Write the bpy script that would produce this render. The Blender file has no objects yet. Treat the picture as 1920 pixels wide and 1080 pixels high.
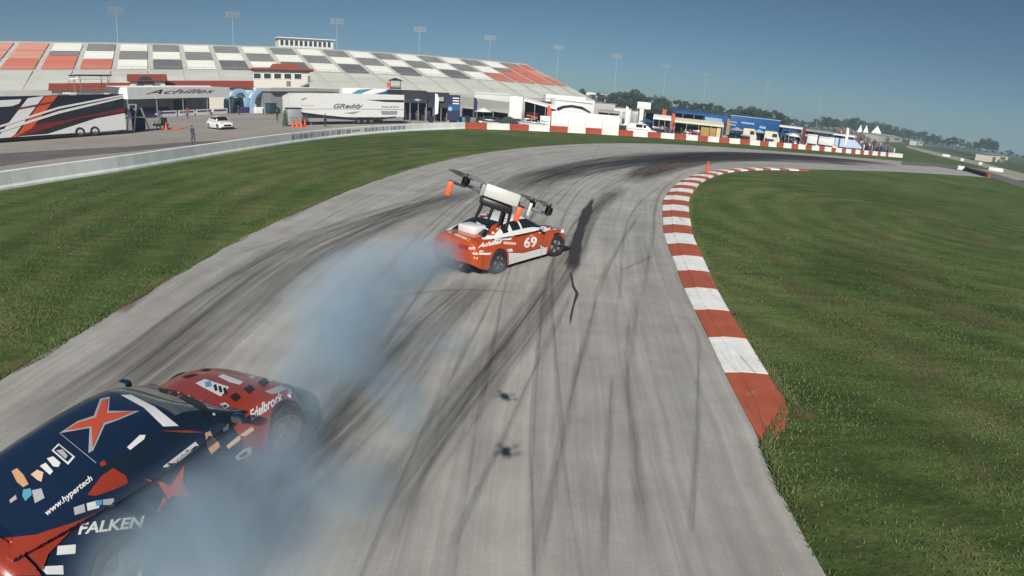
import bpy, bmesh, math, random
import numpy as np
from mathutils import Vector, Matrix
from mathutils.bvhtree import BVHTree

random.seed(7)
SC = bpy.context.scene
COL = SC.collection
R = math.radians

# ------------------------------------------------------------------ camera
FOC, KD, PITCH, ROLL, CAMH = 1060.0, -0.12361, 0.331187, 0.061626, 4.42   # focal (photo px), distortion, rad, rad, m
_F = np.array([0, math.cos(PITCH), -math.sin(PITCH)])
_R0 = np.array([1.0, 0, 0]); _U0 = np.cross(_R0, _F)
_R = math.cos(ROLL) * _R0 + math.sin(ROLL) * _U0
_U = -math.sin(ROLL) * _R0 + math.cos(ROLL) * _U0
cam_data = bpy.data.cameras.new('camera')
cam = bpy.data.objects.new('camera', cam_data); COL.objects.link(cam); SC.camera = cam
m = Matrix.Identity(4)
for i in range(3):
    m[i][0], m[i][1], m[i][2] = _R[i], _U[i], -_F[i]
m[2][3] = CAMH
cam.matrix_world = m
cam_data.type = 'PANO'
cam_data.sensor_fit = 'HORIZONTAL'; cam_data.sensor_width = 36; cam_data.sensor_height = 20.25; cam_data.lens = 19.9
cam_data.clip_start = 0.02; cam_data.clip_end = 6000
_pp = cam_data if hasattr(cam_data, 'panorama_type') else cam_data.cycles
_pp.panorama_type = 'FISHEYE_LENS_POLYNOMIAL'
_pp.fisheye_fov = R(170)
_pm = (1920 / 36.0) / FOC
_pp.fisheye_polynomial_k0 = 0.0
_pp.fisheye_polynomial_k1 = -_pm
_pp.fisheye_polynomial_k2 = 0.0
_pp.fisheye_polynomial_k3 = -KD * _pm ** 3
_pp.fisheye_polynomial_k4 = 0.0

# ------------------------------------------------------------------ sky, sun, exposure
SUN_EL, SUN_AZ = R(34.6), R(180.5)          # the sun stands behind the camera (azimuth from +Y, clockwise)
world = bpy.data.worlds.new('World'); SC.world = world; world.use_nodes = True
wn = world.node_tree; bg = wn.nodes['Background']
sky = wn.nodes.new('ShaderNodeTexSky'); sky.sky_type = 'NISHITA'; sky.sun_disc = False
sky.sun_elevation = SUN_EL; sky.sun_rotation = SUN_AZ; sky.altitude = 0
sky.air_density = 0.62; sky.dust_density = 0.45; sky.ozone_density = 2.9
_tint = wn.nodes.new('ShaderNodeMix'); _tint.data_type = 'RGBA'; _tint.blend_type = 'MULTIPLY'; _tint.inputs[0].default_value = 1.0; _tint.inputs[7].default_value = (0.84, 1.0, 0.95, 1)   # the camera's teal white balance
wn.links.new(sky.outputs[0], _tint.inputs[6]); wn.links.new(_tint.outputs[2], bg.inputs[0]); bg.inputs[1].default_value = 0.05
sd = bpy.data.lights.new('sun', 'SUN'); sd.energy = 5.0; sd.angle = R(0.5); sd.color = (1.0, 0.945, 0.87)
sun = bpy.data.objects.new('sun', sd); COL.objects.link(sun)
_to = Vector((math.cos(SUN_EL) * math.sin(SUN_AZ), math.cos(SUN_EL) * math.cos(SUN_AZ), math.sin(SUN_EL)))
sun.rotation_euler = (-_to).to_track_quat('-Z', 'Y').to_euler(); sun.location = (0, -20, 30)
SC.view_settings.view_transform = 'Standard'; SC.view_settings.look = 'None'
SC.view_settings.gamma = 1; SC.view_settings.use_curve_mapping = False; SC.view_settings.exposure = 0.04
SC.cycles.use_denoising = True
SC.cycles.max_bounces = 6; SC.cycles.diffuse_bounces = 2; SC.cycles.glossy_bounces = 2
SC.cycles.transmission_bounces = 4; SC.cycles.transparent_max_bounces = 96; SC.cycles.volume_bounces = 1
SC.cycles.caustics_reflective = False; SC.cycles.caustics_refractive = False

# ------------------------------------------------------------------ pixel -> place
def ray(x, y):
    dx, dy = x - 960.0, 540.0 - y
    rr = math.hypot(dx, dy) + 1e-9
    s = rr / FOC; th = s + KD * s ** 3
    return math.sin(th) * (dx / rr * _R + dy / rr * _U) + math.cos(th) * _F
def G(x, y, z=0.0):                       # the point of height z seen at a photo pixel
    d = ray(x, y); t = (z - CAMH) / d[2]
    return Vector((t * d[0], t * d[1], z))
def AT(x, y, dist):                       # the point at a horizontal distance seen at a photo pixel
    d = ray(x, y); t = dist / math.hypot(d[0], d[1])
    return Vector((t * d[0], t * d[1], CAMH + t * d[2]))
def AZ(x, y=180):
    d = ray(x, y); return math.atan2(d[0], d[1])

# ------------------------------------------------------------------ materials
MATS = {}
def mat(name, col, rough=0.6, metal=0.0, spec=0.4, var=0.10, scale=3.0, bump=0.0, bscale=40.0, coat=0.0, alpha=1.0, stretch=None, emit=0.0):
    if name in MATS: return MATS[name]
    mt = bpy.data.materials.new(name); mt.use_nodes = True; nt = mt.node_tree; N = nt.nodes; L = nt.links
    b = N['Principled BSDF']
    b.inputs['Roughness'].default_value = rough; b.inputs['Metallic'].default_value = metal
    b.inputs['Specular IOR Level'].default_value = spec; b.inputs['Coat Weight'].default_value = coat
    b.inputs['Coat Roughness'].default_value = 0.08; b.inputs['Alpha'].default_value = alpha
    tc = N.new('ShaderNodeTexCoord'); src = tc.outputs['Object']
    if stretch:
        mp = N.new('ShaderNodeMapping'); mp.inputs['Scale'].default_value = stretch; L.new(src, mp.inputs[0]); src = mp.outputs[0]
    n = N.new('ShaderNodeTexNoise'); n.inputs['Scale'].default_value = scale; n.inputs['Detail'].default_value = 5; n.inputs['Roughness'].default_value = 0.62
    L.new(src, n.inputs['Vector'])
    r = N.new('ShaderNodeValToRGB'); c = list(col[:3])
    r.color_ramp.elements[0].position = 0.3; r.color_ramp.elements[1].position = 0.7
    r.color_ramp.elements[0].color = [max(0, v * (1 - var)) for v in c] + [1]
    r.color_ramp.elements[1].color = [min(1, v * (1 + var)) for v in c] + [1]
    L.new(n.outputs['Fac'], r.inputs[0]); L.new(r.outputs[0], b.inputs['Base Color'])
    if bump:
        n2 = N.new('ShaderNodeTexNoise'); n2.inputs['Scale'].default_value = bscale; n2.inputs['Detail'].default_value = 4
        L.new(src, n2.inputs['Vector'])
        bp = N.new('ShaderNodeBump'); bp.inputs['Strength'].default_value = bump; bp.inputs['Distance'].default_value = 0.02
        L.new(n2.outputs['Fac'], bp.inputs['Height']); L.new(bp.outputs[0], b.inputs['Normal'])
    MATS[name] = mt; return mt
def srgb(r, g, b):
    f = lambda v: (v / 255.0) / 12.92 if v <= 10 else (((v / 255.0) + 0.055) / 1.055) ** 2.4
    return (f(r), f(g), f(b))

# ------------------------------------------------------------------ mesh helpers
class MB:
    def __init__(s): s.v = []; s.f = []; s.mi = []
    def face(s, pts, mi=0):
        i = len(s.v); s.v += [tuple(p) for p in pts]; s.f.append(tuple(range(i, i + len(pts)))); s.mi.append(mi)
    def add(s, vs, fs, mi=0):
        i = len(s.v); s.v += [tuple(p) for p in vs]
        for f in fs: s.f.append(tuple(k + i for k in f)); s.mi.append(mi)
    def box(s, lo, hi, mi=0, bev=0.0, M=None):
        x0, y0, z0 = lo; x1, y1, z1 = hi
        if bev <= 0:
            vs = [(x, y, z) for z in (z0, z1) for y in (y0, y1) for x in (x0, x1)]
            fs = [(0, 2, 3, 1), (4, 5, 7, 6), (0, 1, 5, 4), (2, 6, 7, 3), (0, 4, 6, 2), (1, 3, 7, 5)]
        else:
            bm = bmesh.new(); bmesh.ops.create_cube(bm, size=1)
            for v in bm.verts: v.co = Vector(((x0 + x1) / 2 + v.co.x * (x1 - x0), (y0 + y1) / 2 + v.co.y * (y1 - y0), (z0 + z1) / 2 + v.co.z * (z1 - z0)))
            bmesh.ops.bevel(bm, geom=bm.edges[:], offset=bev, segments=2, affect='EDGES', profile=0.5)
            vs = [v.co.copy() for v in bm.verts]; fs = [[v.index for v in f.verts] for f in bm.faces]; bm.free()
        if M is not None: vs = [M @ Vector(v) for v in vs]
        s.add(vs, fs, mi); return s
    def tube(s, a, b, r0, r1=None, n=8, mi=0, cap=True):
        a = Vector(a); b = Vector(b); r1 = r0 if r1 is None else r1
        d = (b - a).normalized(); u = d.orthogonal().normalized(); w = d.cross(u)
        vs = []
        for c, r in ((a, r0), (b, r1)):
            for k in range(n):
                t = 2 * math.pi * k / n; vs.append(c + (u * math.cos(t) + w * math.sin(t)) * r)
        fs = [(k, (k + 1) % n, n + (k + 1) % n, n + k) for k in range(n)]
        if cap: fs += [tuple(range(n - 1, -1, -1)), tuple(range(n, 2 * n))]
        s.add(vs, fs, mi); return s
    def path(s, pts, r, n=6, mi=0):
        for a, b in zip(pts, pts[1:]): s.tube(a, b, r, r, n, mi)
        return s
    def lathe(s, prof, n=24, axis='z', M=None, mi=0):     # prof: (radius, height)
        vs = []
        for r, h in prof:
            for k in range(n):
                t = 2 * math.pi * k / n; c, q = math.cos(t) * r, math.sin(t) * r
                vs.append({'z': (c, q, h), 'y': (c, h, q), 'x': (h, c, q)}[axis])
        fs = []
        for i in range(len(prof) - 1):
            for k in range(n):
                fs.append((i * n + k, i * n + (k + 1) % n, (i + 1) * n + (k + 1) % n, (i + 1) * n + k))
        if M is not None: vs = [M @ Vector(v) for v in vs]
        s.add(vs, fs, mi); return s
    def prism(s, poly, d0, d1, plane='xz', mi=0, M=None):  # a 2-D outline given thickness along the third axis
        def p3(p, d): return {'xz': (p[0], d, p[1]), 'xy': (p[0], p[1], d), 'yz': (d, p[0], p[1])}[plane]
        n = len(poly); vs = [p3(p, d0) for p in poly] + [p3(p, d1) for p in poly]
        fs = [tuple(range(n)), tuple(range(2 * n - 1, n - 1, -1))] + [(k, n + k, n + (k + 1) % n, (k + 1) % n) for k in range(n)]
        if M is not None: vs = [M @ Vector(v) for v in vs]
        s.add(vs, fs, mi); return s
    def mesh(s, name, mats, smooth=None, merge=False, fixn=True):
        me = bpy.data.meshes.new(name); me.from_pydata(s.v, [], s.f)
        for mm in (mats if isinstance(mats, (list, tuple)) else [mats]): me.materials.append(mm)
        me.polygons.foreach_set('material_index', s.mi)
        if merge or fixn:
            bm = bmesh.new(); bm.from_mesh(me)
            if merge: bmesh.ops.remove_doubles(bm, verts=bm.verts[:], dist=1e-4)
            if fixn: bmesh.ops.recalc_face_normals(bm, faces=bm.faces[:])
            bm.to_mesh(me); bm.free()
        me.update()
        if smooth is not None:
            me.polygons.foreach_set('use_smooth', [True] * len(me.polygons))
            try: me.set_sharp_from_angle(angle=R(smooth))
            except Exception: pass
        return me
    def build(s, name, mats, parent=None, smooth=None, merge=False, fixn=True):
        return link(name, s.mesh(name, mats, smooth, merge, fixn), parent)
def link(name, me, parent=None, loc=None, rz=None):
    o = bpy.data.objects.new(name, me); COL.objects.link(o)
    if parent is not None: o.parent = parent
    if loc is not None: o.location = loc
    if rz is not None: o.rotation_euler = (0, 0, rz)
    return o
def tag(o, label=None, cat=None, group=None, kind=None):
    if label: o['label'] = label
    if cat: o['category'] = cat
    if group: o['group'] = group
    if kind: o['kind'] = kind
    return o
def thing(name, loc, rz, label, cat, group=None):
    o = bpy.data.objects.new(name, None); COL.objects.link(o); o.location = loc; o.rotation_euler = (0, 0, rz)
    o.empty_display_size = 0.2
    return tag(o, label, cat, group)
def copy_tree(o, parent=None):
    c = o.copy(); COL.objects.link(c)
    if parent is not None: c.parent = parent
    for ch in o.children: copy_tree(ch, c)
    return c
def facing(p):                            # rotation about z that turns local -Y towards the camera
    return -math.atan2(p.x, p.y)
def pch(xs, ys):                          # monotone cubic through control points
    xs = np.array(xs, float); ys = np.array(ys, float); h = np.diff(xs); d = np.diff(ys) / h; n = len(xs); m_ = np.zeros(n)
    for i in range(1, n - 1):
        if d[i - 1] * d[i] > 0:
            w1, w2 = 2 * h[i] + h[i - 1], h[i] + 2 * h[i - 1]; m_[i] = (w1 + w2) / (w1 / d[i - 1] + w2 / d[i])
    m_[0], m_[-1] = d[0], d[-1]
    def f(x):
        x = min(max(x, xs[0]), xs[-1]); i = min(max(int(np.searchsorted(xs, x)) - 1, 0), n - 2); t = (x - xs[i]) / h[i]
        return float((2 * t ** 3 - 3 * t ** 2 + 1) * ys[i] + (t ** 3 - 2 * t ** 2 + t) * h[i] * m_[i] + (-2 * t ** 3 + 3 * t ** 2) * ys[i + 1] + (t ** 3 - t ** 2) * h[i] * m_[i + 1])
    return f
def smooth_line(pts, step=1.0):           # Catmull-Rom resampling of a ground line
    P = [np.array(p[:2], float) for p in pts]; P = [2 * P[0] - P[1]] + P + [2 * P[-1] - P[-2]]; out = []
    for i in range(1, len(P) - 2):
        a, b, c, d = P[i - 1:i + 3]; n = max(2, int(np.linalg.norm(c - b) / (step * 0.25)))
        for k in range(n):
            t = k / n; out.append(0.5 * ((2 * b) + (c - a) * t + (2 * a - 5 * b + 4 * c - d) * t * t + (-a + 3 * b - 3 * c + d) * t ** 3))
    out.append(P[-2]); out = np.array(out); L = np.concatenate([[0], np.cumsum(np.linalg.norm(np.diff(out, axis=0), axis=1))])
    n = max(2, int(round(L[-1] / step))); s = np.linspace(0, L[-1], n + 1)
    return np.stack([np.interp(s, L, out[:, 0]), np.interp(s, L, out[:, 1])], 1)
def offset_line(P, d):
    T = np.gradient(P, axis=0); T /= np.linalg.norm(T, axis=1)[:, None]
    return P + d * np.stack([T[:, 1], -T[:, 0]], 1)       # positive d = to the right of travel
def arclen(P): return np.concatenate([[0], np.cumsum(np.linalg.norm(np.diff(P, axis=0), axis=1))])
def strip(name, A, B, z, mt, parent=None, kind='structure', across=1):
    """sheet between two ground lines of equal length, with uv = metres along / 0..1 across"""
    A = np.array(A, float); B = np.array(B, float); n = len(A); s = arclen((A + B) / 2); vs = []; uv = []
    for i in range(n):
        for k in range(across + 1):
            t = k / across; p = A[i] * (1 - t) + B[i] * t; vs.append((p[0], p[1], z)); uv.append((s[i], t))
    w = across + 1
    fs = [(i * w + k, i * w + k + 1, (i + 1) * w + k + 1, (i + 1) * w + k) for i in range(n - 1) for k in range(across)]
    me = bpy.data.meshes.new(name); me.from_pydata(vs, [], fs); me.materials.append(mt)
    ul = me.uv_layers.new(name='UVMap')
    for lp in me.loops: ul.data[lp.index].uv = uv[lp.vertex_index]
    if me.polygons[0].normal.z < 0: me.flip_normals()
    me.update(); o = link(name, me, parent)
    if kind and parent is None: o['kind'] = kind
    return o
# ================================================================== GROUND AND TRACK
def ground_material(name, kind):
    mt = bpy.data.materials.new(name); mt.use_nodes = True; nt = mt.node_tree; N = nt.nodes; L = nt.links
    b = N['Principled BSDF']; b.inputs['Specular IOR Level'].default_value = 0.15
    tc = N.new('ShaderNodeTexCoord')
    def noise(sc, det=4, rough=0.6, src=None, dist=0.0):
        n = N.new('ShaderNodeTexNoise'); n.inputs['Scale'].default_value = sc; n.inputs['Detail'].default_value = det
        n.inputs['Roughness'].default_value = rough; n.inputs['Distortion'].default_value = dist
        L.new(src if src else tc.outputs['Object'], n.inputs['Vector']); return n.outputs['Fac']
    def ramp(fac, stops):
        r = N.new('ShaderNodeValToRGB'); e = r.color_ramp.elements
        while len(e) < len(stops): e.new(0.5)
        for k, (p, c) in enumerate(stops): e[k].position = p; e[k].color = (c[0], c[1], c[2], 1)
        L.new(fac, r.inputs[0]); return r.outputs[0]
    def mix(fac, a, c, mode='MIX'):
        q = N.new('ShaderNodeMix'); q.data_type = 'RGBA'; q.blend_type = mode
        if isinstance(fac, (int, float)): q.inputs[0].default_value = fac
        else: L.new(fac, q.inputs[0])
        for s_, v in ((6, a), (7, c)):
            if isinstance(v, tuple): q.inputs[s_].default_value = (*v, 1)
            else: L.new(v, q.inputs[s_])
        return q.outputs[2]
    def mapping(src, scale, rot=0.0):
        mp = N.new('ShaderNodeMapping'); mp.inputs['Scale'].default_value = scale; mp.inputs['Rotation'].default_value = (0, 0, rot)
        L.new(src, mp.inputs[0]); return mp.outputs[0]
    if kind == 'grass':
        b.inputs['Roughness'].default_value = 0.9
        base = ramp(noise(0.22, 6, 0.65), [(0.30, (0.054, 0.090, 0.026)), (0.5, (0.082, 0.126, 0.040)), (0.72, (0.122, 0.152, 0.060))])
        dry = ramp(noise(0.42, 8, 0.7), [(0.49, (0, 0, 0)), (0.76, (1, 1, 1))])
        c = mix(dry, base, (0.155, 0.140, 0.070))
        # mower stripes and clumps
        st = ramp(noise(1.0, 3, 0.5, mapping(tc.outputs['Object'], (0.55, 3.2, 1), 0.35)), [(0.35, (0.72, 0.72, 0.72)), (0.65, (1.2, 1.2, 1.15))])
        c = mix(0.75, c, st, 'MULTIPLY')
        mp = N.new('ShaderNodeMapping'); mp.inputs['Location'].default_value = (-24, -26, 0); L.new(tc.outputs['Object'], mp.inputs[0])
        wv = N.new('ShaderNodeTexWave'); wv.wave_type = 'RINGS'; wv.rings_direction = 'Z'; wv.inputs['Scale'].default_value = 0.16; wv.inputs['Distortion'].default_value = 5.0; wv.inputs['Detail'].default_value = 4; wv.inputs['Detail Scale'].default_value = 0.6; L.new(mp.outputs[0], wv.inputs[0])
        c = mix(0.8, c, ramp(wv.outputs['Fac'], [(0.2, (0.82, 0.84, 0.82)), (0.8, (1.16, 1.14, 1.12))]), 'MULTIPLY')
        c = mix(0.9, c, ramp(noise(0.09, 4, 0.6), [(0.35, (0.74, 0.80, 0.74)), (0.65, (1.22, 1.16, 1.18))]), 'MULTIPLY')
        fine = ramp(noise(9.0, 6, 0.75), [(0.3, (0.55, 0.55, 0.5)), (0.7, (1.35, 1.35, 1.25))])
        c = mix(0.8, c, fine, 'MULTIPLY'); L.new(c, b.inputs['Base Color'])
        bp = N.new('ShaderNodeBump'); bp.inputs['Strength'].default_value = 0.9; bp.inputs['Distance'].default_value = 0.06
        L.new(noise(7.0, 6, 0.75), bp.inputs['Height']); L.new(bp.outputs[0], b.inputs['Normal'])
    elif kind == 'asphalt':
        b.inputs['Roughness'].default_value = 0.82; b.inputs['Specular IOR Level'].default_value = 0.25
        uv = tc.outputs['UV']
        base = ramp(noise(0.35, 5, 0.6), [(0.3, (0.345, 0.336, 0.313)), (0.7, (0.425, 0.415, 0.388))])
        s1 = ramp(noise(1.0, 5, 0.7, mapping(uv, (0.035, 16, 1)), 0.4), [(0.35, (0.80, 0.80, 0.81)), (0.62, (1.06, 1.06, 1.05))])
        s2 = ramp(noise(1.0, 4, 0.65, mapping(uv, (0.10, 70, 1)), 0.6), [(0.36, (0.84, 0.84, 0.85)), (0.6, (1.05, 1.05, 1.05))])
        s3 = ramp(noise(0.9, 7, 0.7), [(0.35, (0.86, 0.85, 0.84)), (0.65, (1.08, 1.08, 1.07))])
        c = mix(0.9, base, s1, 'MULTIPLY'); c = mix(0.8, c, s2, 'MULTIPLY'); c = mix(0.9, c, s3, 'MULTIPLY')
        g = ramp(noise(55, 3, 0.8), [(0.3, (0.8, 0.8, 0.8)), (0.7, (1.2, 1.2, 1.2))]); c = mix(0.7, c, g, 'MULTIPLY')
        L.new(c, b.inputs['Base Color'])
        bp = N.new('ShaderNodeBump'); bp.inputs['Strength'].default_value = 0.35; bp.inputs['Distance'].default_value = 0.01
        L.new(noise(60, 3, 0.8), bp.inputs['Height']); L.new(bp.outputs[0], b.inputs['Normal'])
    elif kind == 'paddock':
        b.inputs['Roughness'].default_value = 0.85
        base = ramp(noise(0.09, 6, 0.65), [(0.3, (0.28, 0.252, 0.226)), (0.7, (0.39, 0.355, 0.322))])
        s = ramp(noise(1.4, 5, 0.7, mapping(tc.outputs['Object'], (0.25, 1.0, 1), 0.45)), [(0.35, (0.8, 0.8, 0.8)), (0.65, (1.1, 1.1, 1.1))])
        L.new(mix(0.7, base, s, 'MULTIPLY'), b.inputs['Base Color'])
    elif kind == 'lane':
        b.inputs['Roughness'].default_value = 0.85
        L.new(ramp(noise(0.3, 6, 0.7), [(0.3, (0.115, 0.106, 0.10)), (0.7, (0.18, 0.167, 0.157))]), b.inputs['Base Color'])
    return mt
def mark_material(name, col, amax, streak=(0.25, 3.0), lo=0.35, hi=0.62):
    """rubber, tar or dirt lying on the ground: soft sides and broken along its length"""
    mt = bpy.data.materials.new(name); mt.use_nodes = True; nt = mt.node_tree; N = nt.nodes; L = nt.links
    b = N['Principled BSDF']; b.inputs['Base Color'].default_value = (*col, 1); b.inputs['Roughness'].default_value = 0.75; b.inputs['Specular IOR Level'].default_value = 0.25
    tc = N.new('ShaderNodeTexCoord'); sp = N.new('ShaderNodeSeparateXYZ'); L.new(tc.outputs['UV'], sp.inputs[0])
    def M_(op, a, c=None):
        q = N.new('ShaderNodeMath'); q.operation = op
        for i, v in enumerate((a, c)):
            if v is None: continue
            if isinstance(v, (int, float)): q.inputs[i].default_value = v
            else: L.new(v, q.inputs[i])
        return q.outputs[0]
    side = M_('SUBTRACT', 1.0, M_('POWER', M_('ABSOLUTE', M_('SUBTRACT', M_('MULTIPLY', sp.outputs[1], 2.0), 1.0)), 2.2))
    mp = N.new('ShaderNodeMapping'); mp.inputs['Scale'].default_value = (streak[0], streak[1], 1); L.new(tc.outputs['UV'], mp.inputs[0])
    n = N.new('ShaderNodeTexNoise'); n.inputs['Scale'].default_value = 1.0; n.inputs['Detail'].default_value = 6; n.inputs['Roughness'].default_value = 0.68; L.new(mp.outputs[0], n.inputs[0])
    r = N.new('ShaderNodeMapRange'); r.inputs[1].default_value = lo; r.inputs[2].default_value = hi; L.new(n.outputs['Fac'], r.inputs[0])
    ends = N.new('ShaderNodeMapRange'); ends.inputs[1].default_value = 0.0; ends.inputs[2].default_value = 1.0
    at = N.new('ShaderNodeAttribute'); at.attribute_name = 'fade'; L.new(at.outputs['Fac'], ends.inputs[0])
    L.new(M_('MULTIPLY', M_('MULTIPLY', M_('MULTIPLY', side, r.outputs[0]), amax), ends.outputs[0]), b.inputs['Alpha'])
    return mt
GRASS = ground_material('grass', 'grass'); ASPHALT = ground_material('asphalt', 'asphalt')
PADDOCK = ground_material('paddock_concrete', 'paddock'); LANE = ground_material('lane_asphalt', 'lane')

_g = MB(); _n = 40
_xs = np.concatenate([-np.geomspace(3500, 40, 14), np.linspace(-30, 60, 10), np.geomspace(75, 3500, 14)])
_ys = np.concatenate([-np.geomspace(400, 20, 6), np.linspace(-10, 60, 8), np.geomspace(75, 4000, 14)])
_g.add([(x, y, 0.0) for y in _ys for x in _xs], [(j * len(_xs) + i, j * len(_xs) + i + 1, (j + 1) * len(_xs) + i + 1, (j + 1) * len(_xs) + i) for j in range(len(_ys) - 1) for i in range(len(_xs) - 1)])
tag(_g.build('ground', GRASS, fixn=False), kind='structure')

OUT = [(-8.0, -30), (-8.1, -10), (-8.15, 6.7), (-8.3, 11), (-8.35, 15.1), (-8.15, 20.3), (-7.3, 28), (-5.5, 37.2), (-3.0, 44.9), (1.2, 53.8), (7.2, 62.9), (15.0, 71.3), (23.9, 77.4), (33.2, 81.6), (43.8, 86.4), (59.6, 94.5), (84, 106), (110, 116), (150, 126)]
INN = [(3.2, -30), (3.35, -10), (3.5, 4.1), (3.72, 6.6), (3.9, 8.8), (4.15, 11), (4.42, 13.5), (4.9, 16.7), (5.42, 20), (6.05, 22.8), (6.65, 25.4), (7.3, 27.9), (8.3, 30.8), (9.6, 34.2), (11.5, 38.3), (14.3, 43.2), (17.6, 47.4), (22.3, 51.7), (28.0, 55.0), (38.1, 61.5), (52.3, 70.5), (75, 82), (110, 96), (150, 108)]
def resample(P, n):
    P = smooth_line(P, 0.5); s = arclen(P); t = np.linspace(0, s[-1], n)
    return np.stack([np.interp(t, s, P[:, 0]), np.interp(t, s, P[:, 1])], 1)
TO, TI = resample(OUT, 320), resample(INN, 320)
_rg = np.random.default_rng(3)
TOj = TO + _rg.normal(0, 0.035, TO.shape)
strip('track', TOj, TI, 0.004, ASPHALT, across=4)
# worn earth along the verge where the cars drop a wheel
DIRT = mark_material('dirt', (0.19, 0.125, 0.075), 0.75, (0.5, 2.0), 0.38, 0.6)
RUBBER = mark_material('rubber', (0.035, 0.033, 0.034), 0.33, (0.25, 2.0), 0.36, 0.66)
RUBBER_SOFT = mark_material('rubber_soft', (0.045, 0.041, 0.042), 0.66, (0.07, 7.0), 0.32, 0.66)
RUBBER_FAR = mark_material('rubber_far', (0.040, 0.037, 0.038), 1.0, (0.05, 5.0), 0.24, 0.60)
TAR = mark_material('tar', (0.045, 0.044, 0.048), 1.15, (3.0, 1.6), 0.18, 0.42)
_lvl = [0]
def ribbon(name, P, w, mt, label=None):
    P = smooth_line(P, max(0.25, min(1.0, arclen(np.array(P, float)[:, :2])[-1] / 40))); n = len(P)
    ww = np.full(n, w) if np.isscalar(w) else np.interp(np.linspace(0, 1, n), np.linspace(0, 1, len(w)), w)
    T = np.gradient(P, axis=0); T /= np.linalg.norm(T, axis=1)[:, None]; Nn = np.stack([T[:, 1], -T[:, 0]], 1)
    _lvl[0] += 1; z = 0.008 + 0.0006 * _lvl[0]
    o = strip(name, P - Nn * ww[:, None] / 2, P + Nn * ww[:, None] / 2, z, mt)
    s = np.linspace(0, 1, n); fd = np.clip(np.minimum(s, 1 - s) * 8, 0, 1)
    a = o.data.attributes.new('fade', 'FLOAT', 'POINT'); a.data.foreach_set('value', np.repeat(fd, 2).astype(np.float32))
    return o
def px(*pts): return [tuple(G(x, y)[:2]) for x, y in pts]
def across(t0, t1, i0, i1, wob=0.0):        # a line that runs along the track, from one share of its width to another
    out = []
    for k in range(9):
        s = k / 8; i = int(i0 + (i1 - i0) * s); t = t0 + (t1 - t0) * s + wob * math.sin(s * 5 + t0 * 20)
        out.append(tuple(TO[i] * (1 - t) + TI[i] * t))
    return out
# the broad dark rubbered lines
ribbon('skid_mark', px((0, 900), (170, 770), (330, 650), (520, 500), (640, 440), (760, 395), (900, 355)), [2.0, 2.4, 2.6, 2.4, 2.2], RUBBER_SOFT)
ribbon('skid_mark', px((930, 375), (1010, 335), (1110, 312), (1220, 297), (1340, 291), (1450, 292), (1560, 299), (1680, 310)), [2.6, 4.5, 6.5, 7.0, 6.5, 6], RUBBER_FAR)
ribbon('skid_mark', px((1180, 345), (1230, 318), (1300, 300), (1400, 296), (1500, 300), (1620, 308)), [2, 5, 7, 6], RUBBER_FAR)
ribbon('skid_mark', px((1250, 300), (1340, 289), (1450, 290), (1560, 297), (1680, 308)), [2, 3.5, 4, 4, 3.5], RUBBER_FAR)
ribbon('skid_mark', px((330, 1079), (520, 900), (690, 740), (800, 610), (900, 520)), [1.2, 1.5, 1.2], RUBBER_SOFT)
ribbon('skid_mark', px((640, 1079), (760, 900), (880, 740), (990, 600), (1070, 480), (1110, 400), (1170, 350)), [0.8, 1.0, 1.2], RUBBER_SOFT)
ribbon('skid_mark', px((1290, 1040), (1306, 820), (1310, 640), (1290, 600)), [0.12, 0.14, 0.10], RUBBER)
_sk = [((960, 350), (1050, 325), (1150, 300), (1250, 280)), ((1110, 300), (1125, 272)), ((840, 320), (880, 330), (1000, 400)), ((720, 345), (820, 325), (900, 290)),
       ((560, 600), (720, 560), (860, 545), (1000, 552)), ((880, 440), (960, 470), (1110, 430)), ((430, 480), (600, 430), (720, 400)), ((1200, 580), (1220, 470), (1240, 360), (1290, 320)),
       ((1150, 620), (1165, 520), (1170, 440), (1200, 380), (1260, 335)), ((1060, 760), (1110, 600), (1140, 500), (1200, 400)), ((820, 1079), (930, 850), (1020, 660), (1075, 540)),
       ((700, 1079), (830, 830), (950, 640), (1040, 520)), ((1000, 1079), (1060, 800), (1100, 640)), ((0, 800), (200, 680), (400, 540), (560, 450)), ((1130, 1079), (1140, 850), (1150, 700)),
       ((1160, 510), (1200, 492), (1230, 478)), ((560, 880), (640, 760), (760, 640)), ((1210, 1079), (1190, 850), (1180, 700), (1190, 560)),
       ((980, 345), (1100, 330), (1230, 300), (1330, 282)), ((1090, 340), (1190, 312), (1300, 300), (1420, 298)), ((1140, 330), (1230, 322), (1290, 310))]
for k, pl in enumerate(_sk): ribbon('skid_mark', px(*pl), random.uniform(0.14, 0.26), RUBBER)
for k in range(18):
    t = random.uniform(0.1, 0.80); i0 = random.randint(34, 110); i1 = i0 + random.randint(30, 90); dt = random.uniform(-0.14, 0.14); w_ = random.uniform(0.08, 0.18)
    for e in (0.0, 0.125): ribbon('skid_mark', across(t + e, t + e + dt, i0, i1, 0.02), w_, RUBBER)
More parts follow.
